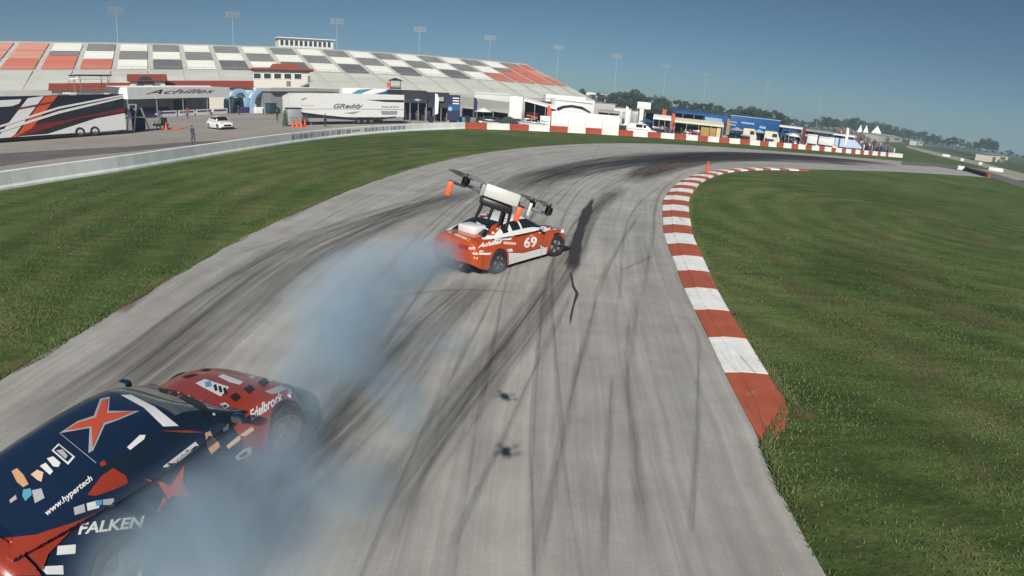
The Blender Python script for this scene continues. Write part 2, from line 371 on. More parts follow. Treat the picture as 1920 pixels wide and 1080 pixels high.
# tar patch and the crack that leaves it
ribbon('tar_patch', px((1113, 372), (1103, 392), (1092, 420), (1083, 450), (1076, 485), (1069, 516)), [0.10, 0.22, 0.20, 0.34, 0.52, 0.40, 0.48, 0.34, 0.30, 0.38, 0.32, 0.46, 0.36, 0.50, 0.22], TAR)
ribbon('tar_patch', px((1069, 512), (1073, 528), (1075, 540), (1082, 553), (1078, 566), (1072, 590), (1068, 615)), [0.12, 0.05, 0.07, 0.10, 0.05, 0.06, 0.03], TAR)
for pl, w in ((((215, 592), (275, 548), (330, 520)), 0.45), (((1486, 790), (1520, 770)), 0.5), (((1180, 330), (1270, 312), (1330, 308)), 1.6), (((0, 706), (60, 672)), 0.35), (((520, 420), (640, 362), (720, 333)), 0.25)):
    ribbon('dirt_patch', px(*pl), w, DIRT)
WORN = mark_material('worn_turf', (0.17, 0.130, 0.075), 0.34, (0.35, 2.5), 0.36, 0.66)
for pl, w in ((((1480, 345), (1560, 392), (1660, 452), (1760, 520)), 1.6), (((1560, 440), (1700, 530), (1880, 640)), 2.2), (((1520, 540), (1640, 620), (1820, 740)), 1.3), (((1430, 420), (1480, 520), (1560, 640)), 0.9), (((1640, 380), (1760, 420), (1900, 480)), 2.4), (((700, 300), (560, 340), (380, 400)), 1.2), (((820, 268), (700, 290), (560, 315)), 1.6), (((1700, 700), (1780, 820), (1860, 960)), 0.8)): ribbon('worn_patch', px(*pl), w, WORN)

# ------------------------------------------------------------------ red and white kerb
def worn_paint(name, col, under=(0.30, 0.28, 0.25)):
    mt = mat(name, col, 0.75, var=0.14, scale=2.2, bump=0.5, bscale=26); nt = mt.node_tree; N = nt.nodes; L = nt.links; b = N['Principled BSDF']
    src = b.inputs['Base Color'].links[0].from_socket; tc = N.new('ShaderNodeTexCoord')
    def blotch(sc, lo, hi, scale=(1, 1, 1)):
        mp = N.new('ShaderNodeMapping'); mp.inputs['Scale'].default_value = scale; L.new(tc.outputs['Object'], mp.inputs[0]); n = N.new('ShaderNodeTexNoise'); n.inputs['Scale'].default_value = sc; n.inputs['Detail'].default_value = 8; n.inputs['Roughness'].default_value = 0.72; L.new(mp.outputs[0], n.inputs[0])
        r = N.new('ShaderNodeMapRange'); r.inputs[1].default_value = lo; r.inputs[2].default_value = hi; L.new(n.outputs['Fac'], r.inputs[0]); return r.outputs[0]
    def mx(f, a, c):
        q = N.new('ShaderNodeMix'); q.data_type = 'RGBA'; L.new(f, q.inputs[0]); L.new(a, q.inputs[6]); q.inputs[7].default_value = (*c, 1); return q.outputs[2]
    o = mx(blotch(3.0, 0.60, 0.72), src, under); o = mx(blotch(1.2, 0.56, 0.80, (4.0, 0.35, 1)), o, (0.07, 0.065, 0.06)); L.new(o, b.inputs['Base Color']); return mt
KRED = worn_paint('kerb_red', srgb(168, 86, 62)); KWHITE = worn_paint('kerb_white', (0.78, 0.78, 0.76), (0.42, 0.40, 0.37))
kerb = bpy.data.objects.new('kerb', None); COL.objects.link(kerb); kerb['kind'] = 'structure'; kerb.location = (5, 15, 0)
kerb['label'] = 'red and white painted kerb round the inside of the bend'
_kl = smooth_line([p for p in INN if 6.5 < p[1] < 58], 0.1); _ks = arclen(_kl); _kw = offset_line(_kl, 1.0)
def _kerb_pt(s, t, z):
    i = min(np.searchsorted(_ks, s), len(_ks) - 1); wdt = 0.83 + 0.47 * min(1, max(0, (s - 5) / 16))
    T = _kw[i] - _kl[i]; p = _kl[i] + T / np.linalg.norm(T) * (0.01 + t * wdt); return (p[0] - 5, p[1] - 15, z)
_s, _k = 0.0, 0
KSCUFF = mark_material('kerb_scuff', (0.06, 0.06, 0.065), 0.8, (0.6, 1.2), 0.3, 0.6)
while _s < _ks[-1] - 1:
    ln = 2.25 if _k == 0 else 1.6
    b = MB(); n = 4 if _k else 14
    prof = [(0.0, 0.002), (0.02, 0.020), (0.30, 0.075), (0.33, 0.098), (0.80, 0.112), (0.97, 0.098), (1.0, -0.01)]
    rows = []
    for i in range(n + 1):
        s = _s + 0.006 + (ln - 0.012) * i / n; taper = 1.0
        if _k == 0: taper = 0.05 + 0.95 * math.sin(min(1, (i / n) / 0.62) * math.pi / 2) ** 0.8
        rows.append([_kerb_pt(s, t * taper, z * (taper if _k == 0 else 1)) for t, z in [(t_, z_ * (0.45 + 0.55 * min(1, _s / 12))) for t_, z_ in prof]])
    m_ = len(prof); b.add([p for r_ in rows for p in r_], [(i * m_ + j, i * m_ + j + 1, (i + 1) * m_ + j + 1, (i + 1) * m_ + j) for i in range(n) for j in range(m_ - 1)])
    b.add(rows[0], [tuple(range(m_))]); b.add(rows[-1], [tuple(range(m_))])
    b.build('kerb_block', KRED if _k % 2 == 0 else KWHITE, kerb)
    _s += ln; _k += 1

# ------------------------------------------------------------------ paddock and the lane behind the wall
WL = smooth_line([(-27.5, 5), (-26, 14), (-24.5, 22.6), (-22.5, 30.2), (-20.9, 40), (-19.5, 48.6), (-17.4, 57.0), (-13.6, 67.0), (-7.8, 77.2)], 0.5)
WR = smooth_line([(-7.8, 77.2), (0.9, 81.2), (14.7, 86.2), (23.6, 89.4), (34.5, 93.6), (45.9, 98.3), (57.2, 103.6), (69.4, 110), (86.5, 120)], 0.5)
_wall = np.concatenate([WL, WR[1:]]); _far = _wall + np.array([-160, 190]) * np.linspace(1, 0.9, len(_wall))[:, None]
_back = np.array([[-29, -20], [-28, -8]]); _wall2 = np.concatenate([_back, _wall]); _far = np.concatenate([[[-240, -20], [-240, 40]], _far])
strip('paddock_pavement', _far, _wall2 + np.array([-0.3, 0.2]), 0.005, PADDOCK)
strip('service_lane', px((0, 288), (120, 281), (240, 275), (330, 268), (430, 263)), px((0, 312), (120, 296), (240, 285), (330, 275), (430, 265.5)), 0.010, LANE)

# ------------------------------------------------------------------ concrete walls
def conc(name, col, var=0.12): return mat(name, col, 0.8, var=var, scale=1.3, bump=0.25, bscale=14, stretch=(1, 1, 0.35))
CW = [conc('wall_paint_a', (0.84, 0.85, 0.84)), conc('wall_paint_b', (0.78, 0.80, 0.79)), conc('wall_paint_c', (0.86, 0.86, 0.84))]
def wall_piece(P, h, th, mt, name, parent, flare=0.10):
    """a run of wall along ground line P (track side on its right)"""
    prof = [(th + flare * 0.5, 0.0), (th + flare * 0.5, 0.10), (th, 0.22), (th - 0.015, h - 0.02), (th - 0.035, h), (0.035, h), (0.0, h - 0.02), (0, 0.0)]
    T = np.gradient(P, axis=0); T /= np.linalg.norm(T, axis=1)[:, None]; Nn = np.stack([T[:, 1], -T[:, 0]], 1)
    b = MB(); m_ = len(prof); vs = []
    for i in range(len(P)):
        for d, z in prof: q = P[i] + Nn[i] * d; vs.append((q[0], q[1], z))
    b.add(vs, [(i * m_ + j, i * m_ + (j + 1) % m_, (i + 1) * m_ + (j + 1) % m_, (i + 1) * m_ + j) for i in range(len(P) - 1) for j in range(m_)])
    b.add(vs[:m_], [tuple(range(m_))]); b.add(vs[-m_:], [tuple(range(m_))])
    return b.build(name, mt, parent)
cwall = tag(bpy.data.objects.new('concrete_wall', None), 'long low white-grey concrete wall between grass and paddock lane', 'wall'); COL.objects.link(cwall)
_sl = arclen(WL); s = 0.0; k = 0
while s < _sl[-1] - 0.5:
    e = min(_sl[-1], s + 6.1); t = np.linspace(s + 0.012, e - 0.012, 7)
    wall_piece(np.stack([np.interp(t, _sl, WL[:, 0]), np.interp(t, _sl, WL[:, 1])], 1), 0.85, 0.30, CW[(k * 7) % 3], 'wall_panel', cwall); s = e; k += 1
# faded grey advertising lettering along the wall: blocky, no longer legible
AD = mat('wall_ad_grey', (0.36, 0.37, 0.41), 0.8, var=0.35, scale=6)
AD2 = mat('wall_ad_light', (0.52, 0.53, 0.57), 0.8, var=0.25, scale=6)
def wall_at(P, pxl, guess_y):
    a = AZ(pxl, guess_y); az = np.arctan2(P[:, 0], P[:, 1]); i = int(np.argmin(np.abs(az - a))); return arclen(P)[i]
_wn = offset_line(WL, 0.302)
def wall_patch(s0, s1, z0, z1, mt):
    t = np.linspace(s0, s1, 4); q = np.stack([np.interp(t, _sl, _wn[:, 0]), np.interp(t, _sl, _wn[:, 1])], 1)
    b = MB(); b.add([(p[0], p[1], z) for p in q for z in (z0, z1)], [(2 * i, 2 * i + 1, 2 * i + 3, 2 * i + 2) for i in range(3)]); b.build('faded_lettering', mt, cwall, fixn=False)
_a0, _a1 = wall_at(WL, 541, 262), wall_at(WL, 752, 245)
x = _a0
while x < _a1:
    w_ = random.uniform(0.5, 1.1); f = (x - _a0) / (_a1 - _a0)
    if not 0.46 < f < 0.60: wall_patch(x, x + w_ * 0.8, 0.26, 0.68, random.choice([AD, AD, AD2]))
    elif 0.49 < f < 0.58: wall_patch(x, x + 0.7, 0.4, 0.6, AD)
    x += w_
# red and white barrier blocks
_bx = [870, 911, 954, 990, 1029, 1062.5, 1096, 1126, 1157.5, 1184.5, 1212, 1236.5, 1262, 1283.7, 1305.5, 1324.5, 1345.5, 1364.6, 1384.7, 1403, 1422, 1438, 1453, 1466, 1481, 1493.5, 1507.5, 1519, 1533, 1543, 1556, 1564, 1575.6, 1583, 1593, 1601, 1610, 1617, 1625.5, 1633, 1643, 1648, 1658, 1663, 1690]
BR = conc('barrier_red', srgb(160, 72, 50), 0.14); BW = conc('barrier_white', (0.74, 0.74, 0.71))
_sr = arclen(WR); _az = np.arctan2(WR[:, 0], WR[:, 1])
_sb = [float(np.interp(AZ(x, 240 + max(0, (x - 1000) * 0.075)), _az, _sr)) for x in _bx]
for k in range(len(_sb) - 1):
    t = np.linspace(_sb[k] + 0.02, _sb[k + 1] - 0.02, 4)
    P = np.stack([np.interp(t, _sr, WR[:, 0]), np.interp(t, _sr, WR[:, 1])], 1); c = P.mean(0)
    o = wall_piece(P - c, 0.86, 0.34, BR if k % 2 == 0 else BW, 'barrier_block', None); o.location = (c[0], c[1], 0)
    if k == len(_sb) - 2: tag(o, 'long white concrete barrier block closing the red and white row', 'barrier')
    else: tag(o, ('red' if k % 2 == 0 else 'white') + ' painted concrete block in the red and white barrier beyond the bend', 'barrier', 'red and white barrier blocks')
# ================================================================== FAR BACKGROUND
# ------------------------------------------------------------------ grandstand
ST_AZ, ST_D, SECW = R(-34.0), 205.0, 9.0
_sn = Vector((math.sin(ST_AZ), math.cos(ST_AZ), 0)); _st = Vector((_sn.y, -_sn.x, 0))   # away from the camera, along to the right
stand = thing('grandstand', tuple(_sn * 156), -ST_AZ, 'long raked grandstand with white, grey and orange seating blocks beyond the paddock', 'grandstand')
# local axes: x along the stand, y back, z up; the coloured rows start 19 m back
def _sx(i): return ST_D * (0.04394 * i - 0.18504)
SEATW = mat('seats_white', (0.66, 0.66, 0.61), 0.6, var=0.07, scale=0.25, stretch=(0.3, 1, 4)); SEATG = mat('seats_grey', (0.20, 0.20, 0.195), 0.6, var=0.12, scale=0.25)
SEATD = mat('seats_dark', (0.125, 0.125, 0.135), 0.6, var=0.12, scale=0.25); SEATO = mat('seats_orange', srgb(186, 108, 86), 0.6, var=0.12, scale=0.2, stretch=(0.3, 1, 4))
SEATOL = mat('seats_orange_faded', srgb(194, 138, 120), 0.6, var=0.12, scale=0.2, stretch=(0.3, 1, 4))
STC = mat('stand_concrete', (0.40, 0.40, 0.37), 0.85, var=0.16, scale=0.12, stretch=(1, 1, 3)); AISLE = mat('aisle_concrete', (0.52, 0.50, 0.46), 0.85, var=0.1, scale=0.3)
STL = mat('stand_lower_rows', (0.46, 0.47, 0.43), 0.85, var=0.15, scale=0.15, stretch=(0.2, 1, 3))
Y0, Y1, Y2, Z0, Z1, Z2 = 0.0, 19.0, 49.0, 4.2, 9.7, 18.3
def rows(b, x0, x1, ya, yb, za, zb, n):
    for k in range(n):
        y0, y1 = ya + (yb - ya) * k / n, ya + (yb - ya) * (k + 1) / n; z0, z1 = za + (zb - za) * k / n, za + (zb - za) * (k + 1) / n
        b.face([(x0, y0, z0), (x1, y0, z0), (x1, y0, z1), (x0, y0, z1)]); b.face([(x0, y0, z1), (x1, y0, z1), (x1, y1, z1), (x0, y1, z1)])
def yz(f): return Y1 + (Y2 - Y1) * f, Z1 + (Z2 - Z1) * f
NSEC0, NSEC1 = -7, 20
for i in range(NSEC0, NSEC1):
    x0, x1 = _sx(i) + 0.75, _sx(i + 1) - 0.75
    if i == 19: x1 = _sx(19) + 4.6
    if i <= 0 or i == 19: cs = [SEATO, SEATOL, SEATOL if i < 5 else SEATO]
    elif i in (1, 17): cs = [SEATO, SEATG, SEATW]
    elif i in (2, 16): cs = [SEATO, SEATW, SEATG]
    elif i == 18: cs = [SEATO, SEATO, SEATG]
    elif i % 2: cs = [SEATW, SEATG, SEATW]
    else: cs = [SEATD, SEATW, SEATG]
    fr = [(0.03, 0.36), (0.38, 0.68), (0.70, 0.985)]
    if i in (1, 17): fr = [(0.03, 0.50), (0.52, 0.66), (0.68, 0.985)]
    if i == 18: fr = [(0.03, 0.45), (0.46, 0.85), (0.86, 0.985)]
    for (f0, f1), c in zip(fr, cs):
        b = MB(); (ya, za), (yb, zb) = yz(f0), yz(f1); rows(b, x0, x1, ya, yb, za + 0.12, zb + 0.12, max(3, int((f1 - f0) * 36))); b.build('seat_block', c, stand, fixn=False)
    b = MB(); rows(b, x0, x1, Y0 + 0.8, Y1 - 0.6, Z0 + 0.12, Z1 - 0.1, 18); b.build('lower_rows', STL, stand, fixn=False)
xa, xb = _sx(NSEC0) - 1, _sx(19) + 6
b = MB(); b.prism([(Y0, 0), (Y0, Z0), (Y1, Z1), (Y2, Z2), (Y2 + 0.6, Z2), (Y2 + 0.6, 0)], xa, xb, 'yz'); b.build('concrete_rake', AISLE, stand)
b = MB(); b.box((xa, Y2 + 0.1, Z2), (xb, Y2 + 0.4, Z2 + 0.5)); b.build('top_rail', STC, stand)
b = MB()
for i in range(NSEC0, 20):
    for t in (0.0, 4.5): b.tube((_sx(i) + t, Y1 - 0.3, Z1 - 0.2), (_sx(i) + t, Y1 - 0.3, Z1 + 0.9), 0.06, n=5)
b.tube((xa, Y1 - 0.3, Z1 + 0.9), (xb, Y1 - 0.3, Z1 + 0.9), 0.05, n=5); b.build('walkway_railing', mat('rail_grey', (0.35, 0.35, 0.34), 0.5), stand)
b = MB(); b.box((xa, -0.5, 0), (xb, -0.1, Z0 + 0.7)); b.build('front_wall', STC, stand)
# press box on the top edge
_p0 = AT(520, 93, 214); _p1 = AT(625, 94, 214)
pl = stand.matrix_world
pbx = thing('press_box', tuple(_sn * 208 + _st * (_p0 - _sn * 208).dot(_st) + Vector((0, 0, 0))), -ST_AZ, 'white press box with a row of dark windows on top of the grandstand', 'press box')
PW = (_p1 - _p0).length
WHITE = mat('white_paint', (0.74, 0.74, 0.72), 0.5, var=0.05); DARKGL = mat('dark_window', (0.03, 0.035, 0.04), 0.12, var=0.2, spec=0.6); REDR = mat('red_roof', srgb(140, 62, 44), 0.6, var=0.12, scale=0.5, stretch=(6, 1, 1))
GREYM = mat('grey_metal', (0.30, 0.30, 0.30), 0.45, 0.3, var=0.1); BLACK = mat('black_cloth', (0.018, 0.018, 0.020), 0.7, var=0.25, scale=2); CREAM = mat('cream_wall', (0.62, 0.59, 0.52), 0.7, var=0.07)
b = MB(); b.box((0, 0, 17.6), (PW, 6, 22.0)); b.build('wall', WHITE, pbx)
b = MB(); b.box((-0.6, -0.8, 22.0), (PW + 0.6, 6.5, 22.3)); b.build('roof', WHITE, pbx)
b = MB()
for k in range(6): b.box((PW * (k + 0.4) / 6, 0.5, 0), (PW * (k + 0.4) / 6 + 0.4, 0.9, 17.6))
b.build('support_post', GREYM, pbx)
for k in range(11):
    b = MB(); x = 0.5 + k * (PW - 1) / 11; b.box((x, -0.12, 19.6), (x + (PW - 1) / 11 * 0.72, 0.05, 21.5)); w = b.build('window', WHITE, pbx)
    b = MB(); b.box((x + 0.1, -0.16, 19.7), (x + (PW - 1) / 11 * 0.72 - 0.1, -0.125, 21.4)); b.build('pane', DARKGL, w)
b = MB(); b.box((-1.0, -0.3, 17.2), (PW + 1.2, 0.0, 17.6)); b.build('base_ledge', SEATD, pbx)

# ------------------------------------------------------------------ floodlight masts
MASTS = [(217, 20), (436, 28), (632, 40), (787, 55), (919, 71), (1048, 89), (1157, 105), (1249, 124), (1325, 140), (1440, 155), (1541, 172)]
POLE = mat('mast_steel', (0.50, 0.51, 0.50), 0.5, 0.2, var=0.05); LAMP = mat('lamp_housing', (0.22, 0.23, 0.24), 0.5, 0.2, var=0.15)
fm_pole = MB().tube((0, 0, 0), (0, 0, 36.4), 0.19, 0.09, 10).mesh('pole', POLE, 40)
_b = MB()
for r_ in range(3): _b.box((-3.0, -0.16, 35.0 + r_ * 0.95), (3.0, 0.0, 35.12 + r_ * 0.95))
for x in (-2.2, 0, 2.2): _b.box((x - 0.07, -0.1, 34.8), (x + 0.07, 0.02, 37.2))
fm_frame = _b.mesh('lamp_frame', POLE)
_b = MB()
for r_ in range(3):
    for c in range(8): _b.lathe([(0.02, 0.30), (0.2, 0.25), (0.36, -0.05), (0.36, -0.12), (0.0, -0.12)], 8, 'y', Matrix.Translation((-2.75 + c * 0.786, -0.35, 35.05 + r_ * 0.95)))
fm_lamp = _b.mesh('floodlights', LAMP, 40)
fm_base = MB().lathe([(0.9, 0), (0.9, 0.8), (0.5, 0.9), (0.5, 1.6), (0.36, 1.7)], 12).mesh('base', STC, 30)
_where = ['behind the orange seats of the grandstand', 'behind the grandstand beside the press box, away from the gap', 'behind the white and grey seats past the press box', 'behind the checkered middle seats', 'behind the orange end of the grandstand',
          'just past the end of the grandstand', 'in front of the trees by the white roof', 'behind the white signboard', 'rising behind the cream canopy', 'rising behind the long blue transporter', 'over the far blue-grey trees']
for (x, y), wh in zip(MASTS, _where):
    d = 31.6 / math.tan(math.asin(ray(x, y)[2] / np.linalg.norm(ray(x, y)))); p = AT(x, y, d)
    t = thing('floodlight_mast', (p.x, p.y, 0), facing(p), 'tall pale floodlight mast ' + wh, 'light mast', 'floodlight masts round the oval')
    for nm, me in (('pole', fm_pole), ('lamp_frame', fm_frame), ('floodlights', fm_lamp), ('base', fm_base)): link(nm, me, t)

# ------------------------------------------------------------------ trees
def leafmat(name, c): return mat(name, c, 0.85, var=0.35, scale=0.35, spec=0.1)
LEAF = [leafmat('leaf_a', (0.040, 0.062, 0.022)), leafmat('leaf_b', (0.050, 0.070, 0.026)), leafmat('leaf_c', (0.034, 0.052, 0.024))]
BARK = mat('bark', (0.09, 0.07, 0.055), 0.9, var=0.3, bump=0.4, bscale=8)
def tree_meshes(seed, h, spread):
    rg = np.random.default_rng(seed); lobes = []
    for k in range(11):
        a = rg.uniform(0, 6.28); rr = spread * math.sqrt(rg.uniform(0, 1)) * 0.72; z = h * rg.uniform(0.34, 0.84)
        lobes.append((rr * math.cos(a), rr * math.sin(a), z, spread * rg.uniform(0.26, 0.46) * (1.15 - 0.5 * z / h)))
    lobes.append((0, 0, h * 0.86, spread * 0.30))
    b = MB()
    for lx, ly, lz, lr in lobes:
        n = 95
        d = rg.normal(size=(n, 3)); d /= np.linalg.norm(d, axis=1)[:, None]; rad = lr * rg.uniform(0.55, 1.12, n)
        for dd, q in zip(d, rad):
            c = Vector((lx + dd[0] * q, ly + dd[1] * q, lz + dd[2] * q * 0.82)); nn = Vector(dd) + Vector(rg.normal(size=3) * 0.55); nn.normalize()
            u = nn.orthogonal().normalized(); u.rotate(Matrix.Rotation(rg.uniform(0, 6.28), 3, nn)); w = nn.cross(u); s = rg.uniform(0.28, 0.62) * h / 12
            b.face([c - u * s, c - w * s * 0.7, c + u * s, c + w * s * 0.6])
    crown = b
    t = MB(); t.tube((0, 0, 0), (0.1, 0, h * 0.28), h * 0.032, h * 0.024, 7); t.tube((0.1, 0, h * 0.28), (0, 0.1, h * 0.8), h * 0.024, h * 0.008, 7)
    for lx, ly, lz, lr in lobes[:7]: t.tube((0.05, 0, h * 0.28 + 0.2 * (lz - h * 0.28)), (lx, ly, lz), h * 0.013, h * 0.004, 5)
    return crown.mesh('crown', LEAF[seed % 3], fixn=False), t.mesh('trunk', BARK, 40)
TREES = [tree_meshes(s, 12.0, sp) for s, sp in ((1, 5.2), (2, 4.6), (3, 6.2), (4, 4.2), (5, 5.6), (6, 7.0))]
def tree(x, ytop, dist, label, group, var=None, wide=1.0):
    p = AT(x, ytop, dist); h = max(3.0, p.z); v = random.randrange(6) if var is None else var
    t = thing('tree', (p.x, p.y, 0), random.uniform(0, 6.28), label, 'tree', group)
    c, k = TREES[v]; link('crown', c, t); link('trunk', k, t); s = h / 12.0 / 0.98; t.scale = (s * wide, s * wide, s); return t
_t1 = [(1036, 172), (1048, 164), (1060, 167), (1076, 173), (1092, 166), (1108, 177), (1122, 173), (1134, 177), (1150, 173), (1162, 171), (1176, 176), (1186, 170), (1192, 167), (1204, 177), (1218, 181), (1230, 180), (1242, 181), (1256, 189), (1274, 186),
       (1288, 189), (1304, 191), (1318, 192), (1334, 192), (1350, 196), (1372, 203), (1388, 199), (1404, 202), (1412, 199), (1424, 203), (1440, 210), (1454, 206), (1466, 212), (1478, 219)]
for k, (x, y) in enumerate(_t1): tree(x, y, random.uniform(300, 380), 'dark green broadleaf tree in the belt behind the paddock and the white roof', 'trees behind the paddock', wide=random.uniform(0.95, 1.3))
for x in range(1030, 1480, 16): tree(x + random.uniform(-5, 5), 186 + (x - 1030) * 0.085 - 4 + random.uniform(-3, 3), random.uniform(390, 470), 'low tree filling the back of the dark belt behind the paddock', 'trees at the back of the belt', wide=1.6)
_t2 = [(1492, 222), (1505, 226), (1518, 228), (1534, 222), (1545, 218), (1556, 219), (1570, 222), (1584, 224), (1600, 221), (1608, 220), (1620, 226), (1634, 229), (1644, 228), (1656, 230), (1668, 234), (1682, 236), (1696, 240), (1708, 243), (1722, 247), (1736, 246), (1750, 250), (1762, 254), (1778, 258), (1790, 256), (1802, 259), (1816, 265), (1832, 266), (1844, 260), (1856, 259), (1866, 263), (1880, 284), (1894, 281), (1908, 289), (1920, 293)]
for k, (x, y) in enumerate(_t2): tree(x, y, random.uniform(560, 700), 'hazy blue-green tree in the far belt beyond the oval', 'far hazy trees', wide=random.uniform(1.05, 1.5))
for x in range(1486, 1935, 14): tree(x, 232 + (x - 1486) * 0.138 + random.uniform(-3, 3), random.uniform(720, 800), 'low pale tree closing the back of the far hazy belt', 'trees at the back of the far belt', wide=1.9)
# white warehouse roof between the trees
t = thing('warehouse', tuple(AT(1120, 184, 420) * 1.0), 0, 'low white warehouse showing between the dark trees', 'warehouse'); t.location.z = 0; t.rotation_euler.z = -AZ(1120)
b = MB(); b.box((-16, 0, 0), (16, 20, 9.0)); b.build('wall', WHITE, t)
b = MB(); b.prism([(-17, 8.9), (-6, 12.2), (8, 11.0), (17, 8.9)], -0.5, 20.5, 'xz'); b.build('roof', WHITE, t)
for k in range(5): MB().box((-14 + k * 6, -0.1, 0), (-10.5 + k * 6, 0.02, 4.5)).build('loading_door', GREYM, t)

# ------------------------------------------------------------------ far right: oval wall, sheds, blocks
_ow = smooth_line([tuple(G(1990, 328)[:2]), tuple(G(1916, 313)[:2]), tuple(G(1850, 299)[:2]), tuple(G(1780, 283.5)[:2]), tuple(G(1720, 270.5)[:2]), tuple(G(1672, 260.5)[:2])], 6.0)
ow = tag(bpy.data.objects.new('oval_wall', None), 'long pale wall of the oval running off below the far hazy trees', 'wall'); COL.objects.link(ow)
for k in range(0, len(_ow) - 1, 2):
    seg = _ow[k:k + 3]
    if len(seg) < 2: break
    b = MB(); w = 0.4
    for a_, c_ in zip(seg, seg[1:]): b.prism([(a_[0], a_[1]), (c_[0], c_[1]), (c_[0] + w, c_[1] + w), (a_[0] + w, a_[1] + w)], 0, 1.35, 'xy')
    b.build('wall_panel', CW[k % 3], ow)
def shed(name, x0, x1, yb, h, depth, label, cat='shed', wallm=None, roofm=None, group=None):
    A, B = G(x0, yb), G(x1, yb); L_ = (B - A).length
    t = thing(name, tuple(A), math.atan2(B.y - A.y, B.x - A.x), label, cat, group)
    b = MB(); b.box((0, 0, 0), (L_, depth, h * 0.8)); b.build('wall', wallm or CREAM, t)
    b = MB(); b.prism([(-0.3, h * 0.8), (L_ * 0.5, h), (L_ + 0.3, h * 0.8)], -0.3, depth + 0.3, 'xz'); b.build('roof', roofm or GREYM, t)
    b = MB(); b.box((L_ * 0.2, -0.06, 0.0), (L_ * 0.2 + 0.14 * L_, 0.0, h * 0.6)); b.build('door', SEATD, t)
    b = MB(); b.box((L_ * 0.55, -0.06, h * 0.35), (L_ * 0.85, 0.0, h * 0.62)); b.build('window', DARKGL, t); return t
shed('shed', 1850, 1888, 303.5, 3.2, 4, 'small beige flat shed beside the pale oval wall under the round hazy tree')
shed('shed', 1716, 1730, 273, 4.2, 4, 'tiny beige hut on the pale oval wall under far trees')
shed('far_grandstand', 1646, 1691, 266.5, 5.0, 8, 'low grey-beige stand building behind the spectator mound', 'building', STC, STC)
for x, y, w_, lab in ((1800, 318.5, 1.2, 'small white block lying on the far grass by the dark tyre row'), (1866, 321, 3.0, 'long white block on the far infield grass below the beige shed'), (1803, 301.5, 1.0, 'small white marker block close to the oval wall'),
                      (1837, 309, 1.0, 'small pale marker block between the oval wall and the tyre row'), (1773, 293.5, 2.6, 'low white block on the far grass past the barrier end')):
    p = G(x, y); b = MB(); b.box((-w_ / 2, -0.3, 0), (w_ / 2, 0.3, 0.75), bev=0.05); o = b.build('marker_block', BW); o.location = p; o.rotation_euler.z = facing(p) + 0.3; tag(o, lab, 'marker')
_tb = thing('tyre_row', tuple(G(1828, 326)), 0, 'low dark row of stacked tyres with a red end on the far grass', 'tyre wall')
_A, _B = G(1803, 318), G(1852, 332.5)
for k in range(26):
    p = _A.lerp(_B, k / 25) - _tb.location
    b = MB(); [b.lathe([(0.12, z), (0.32, z), (0.34, z + 0.1), (0.32, z + 0.2), (0.12, z + 0.2)], 10) for z in (0, 0.21, 0.42)]
    o = b.build('tyre_stack', mat('tyre_rubber', (0.02, 0.02, 0.022), 0.8, var=0.3) if k < 24 else BR, _tb, 40); o.location = p
strip('oval_apron', px((1700, 272), (1760, 286), (1830, 302), (1925, 327)), px((1700, 277), (1760, 293), (1830, 309), (1925, 338)), 0.006, PADDOCK)
strip('infield_road', px((1690, 303), (1760, 306), (1840, 318), (1930, 345)), px((1690, 309), (1760, 313), (1840, 327), (1930, 356)), 0.009, LANE)
# ================================================================== CAR BUILDER
def paint(name, col, rough=0.32, coat=0.6, var=0.04): return mat(name, col, rough, 0.0, 0.5, var=var, scale=1.5, coat=coat)
TYRE = mat('tyre', (0.022, 0.022, 0.024), 0.85, var=0.3, scale=9, bump=0.4, bscale=25); DARKIN = mat('dark_interior', (0.012, 0.012, 0.014), 0.85, var=0.2)
GLASS = mat('car_glass', (0.012, 0.016, 0.022), 0.06, 0, 0.6, var=0.1, coat=0.3); CHROME = mat('alloy', (0.46, 0.46, 0.47), 0.28, 0.9, var=0.08)
LENS = mat('lamp_lens', (0.62, 0.66, 0.70), 0.12, 0.1, 0.6, var=0.1, coat=0.5); REDLENS = mat('tail_lens', (0.32, 0.015, 0.012), 0.15, 0, 0.6, var=0.1, coat=0.5)
BLKPL = mat('black_plastic', (0.016, 0.016, 0.018), 0.5, var=0.2)
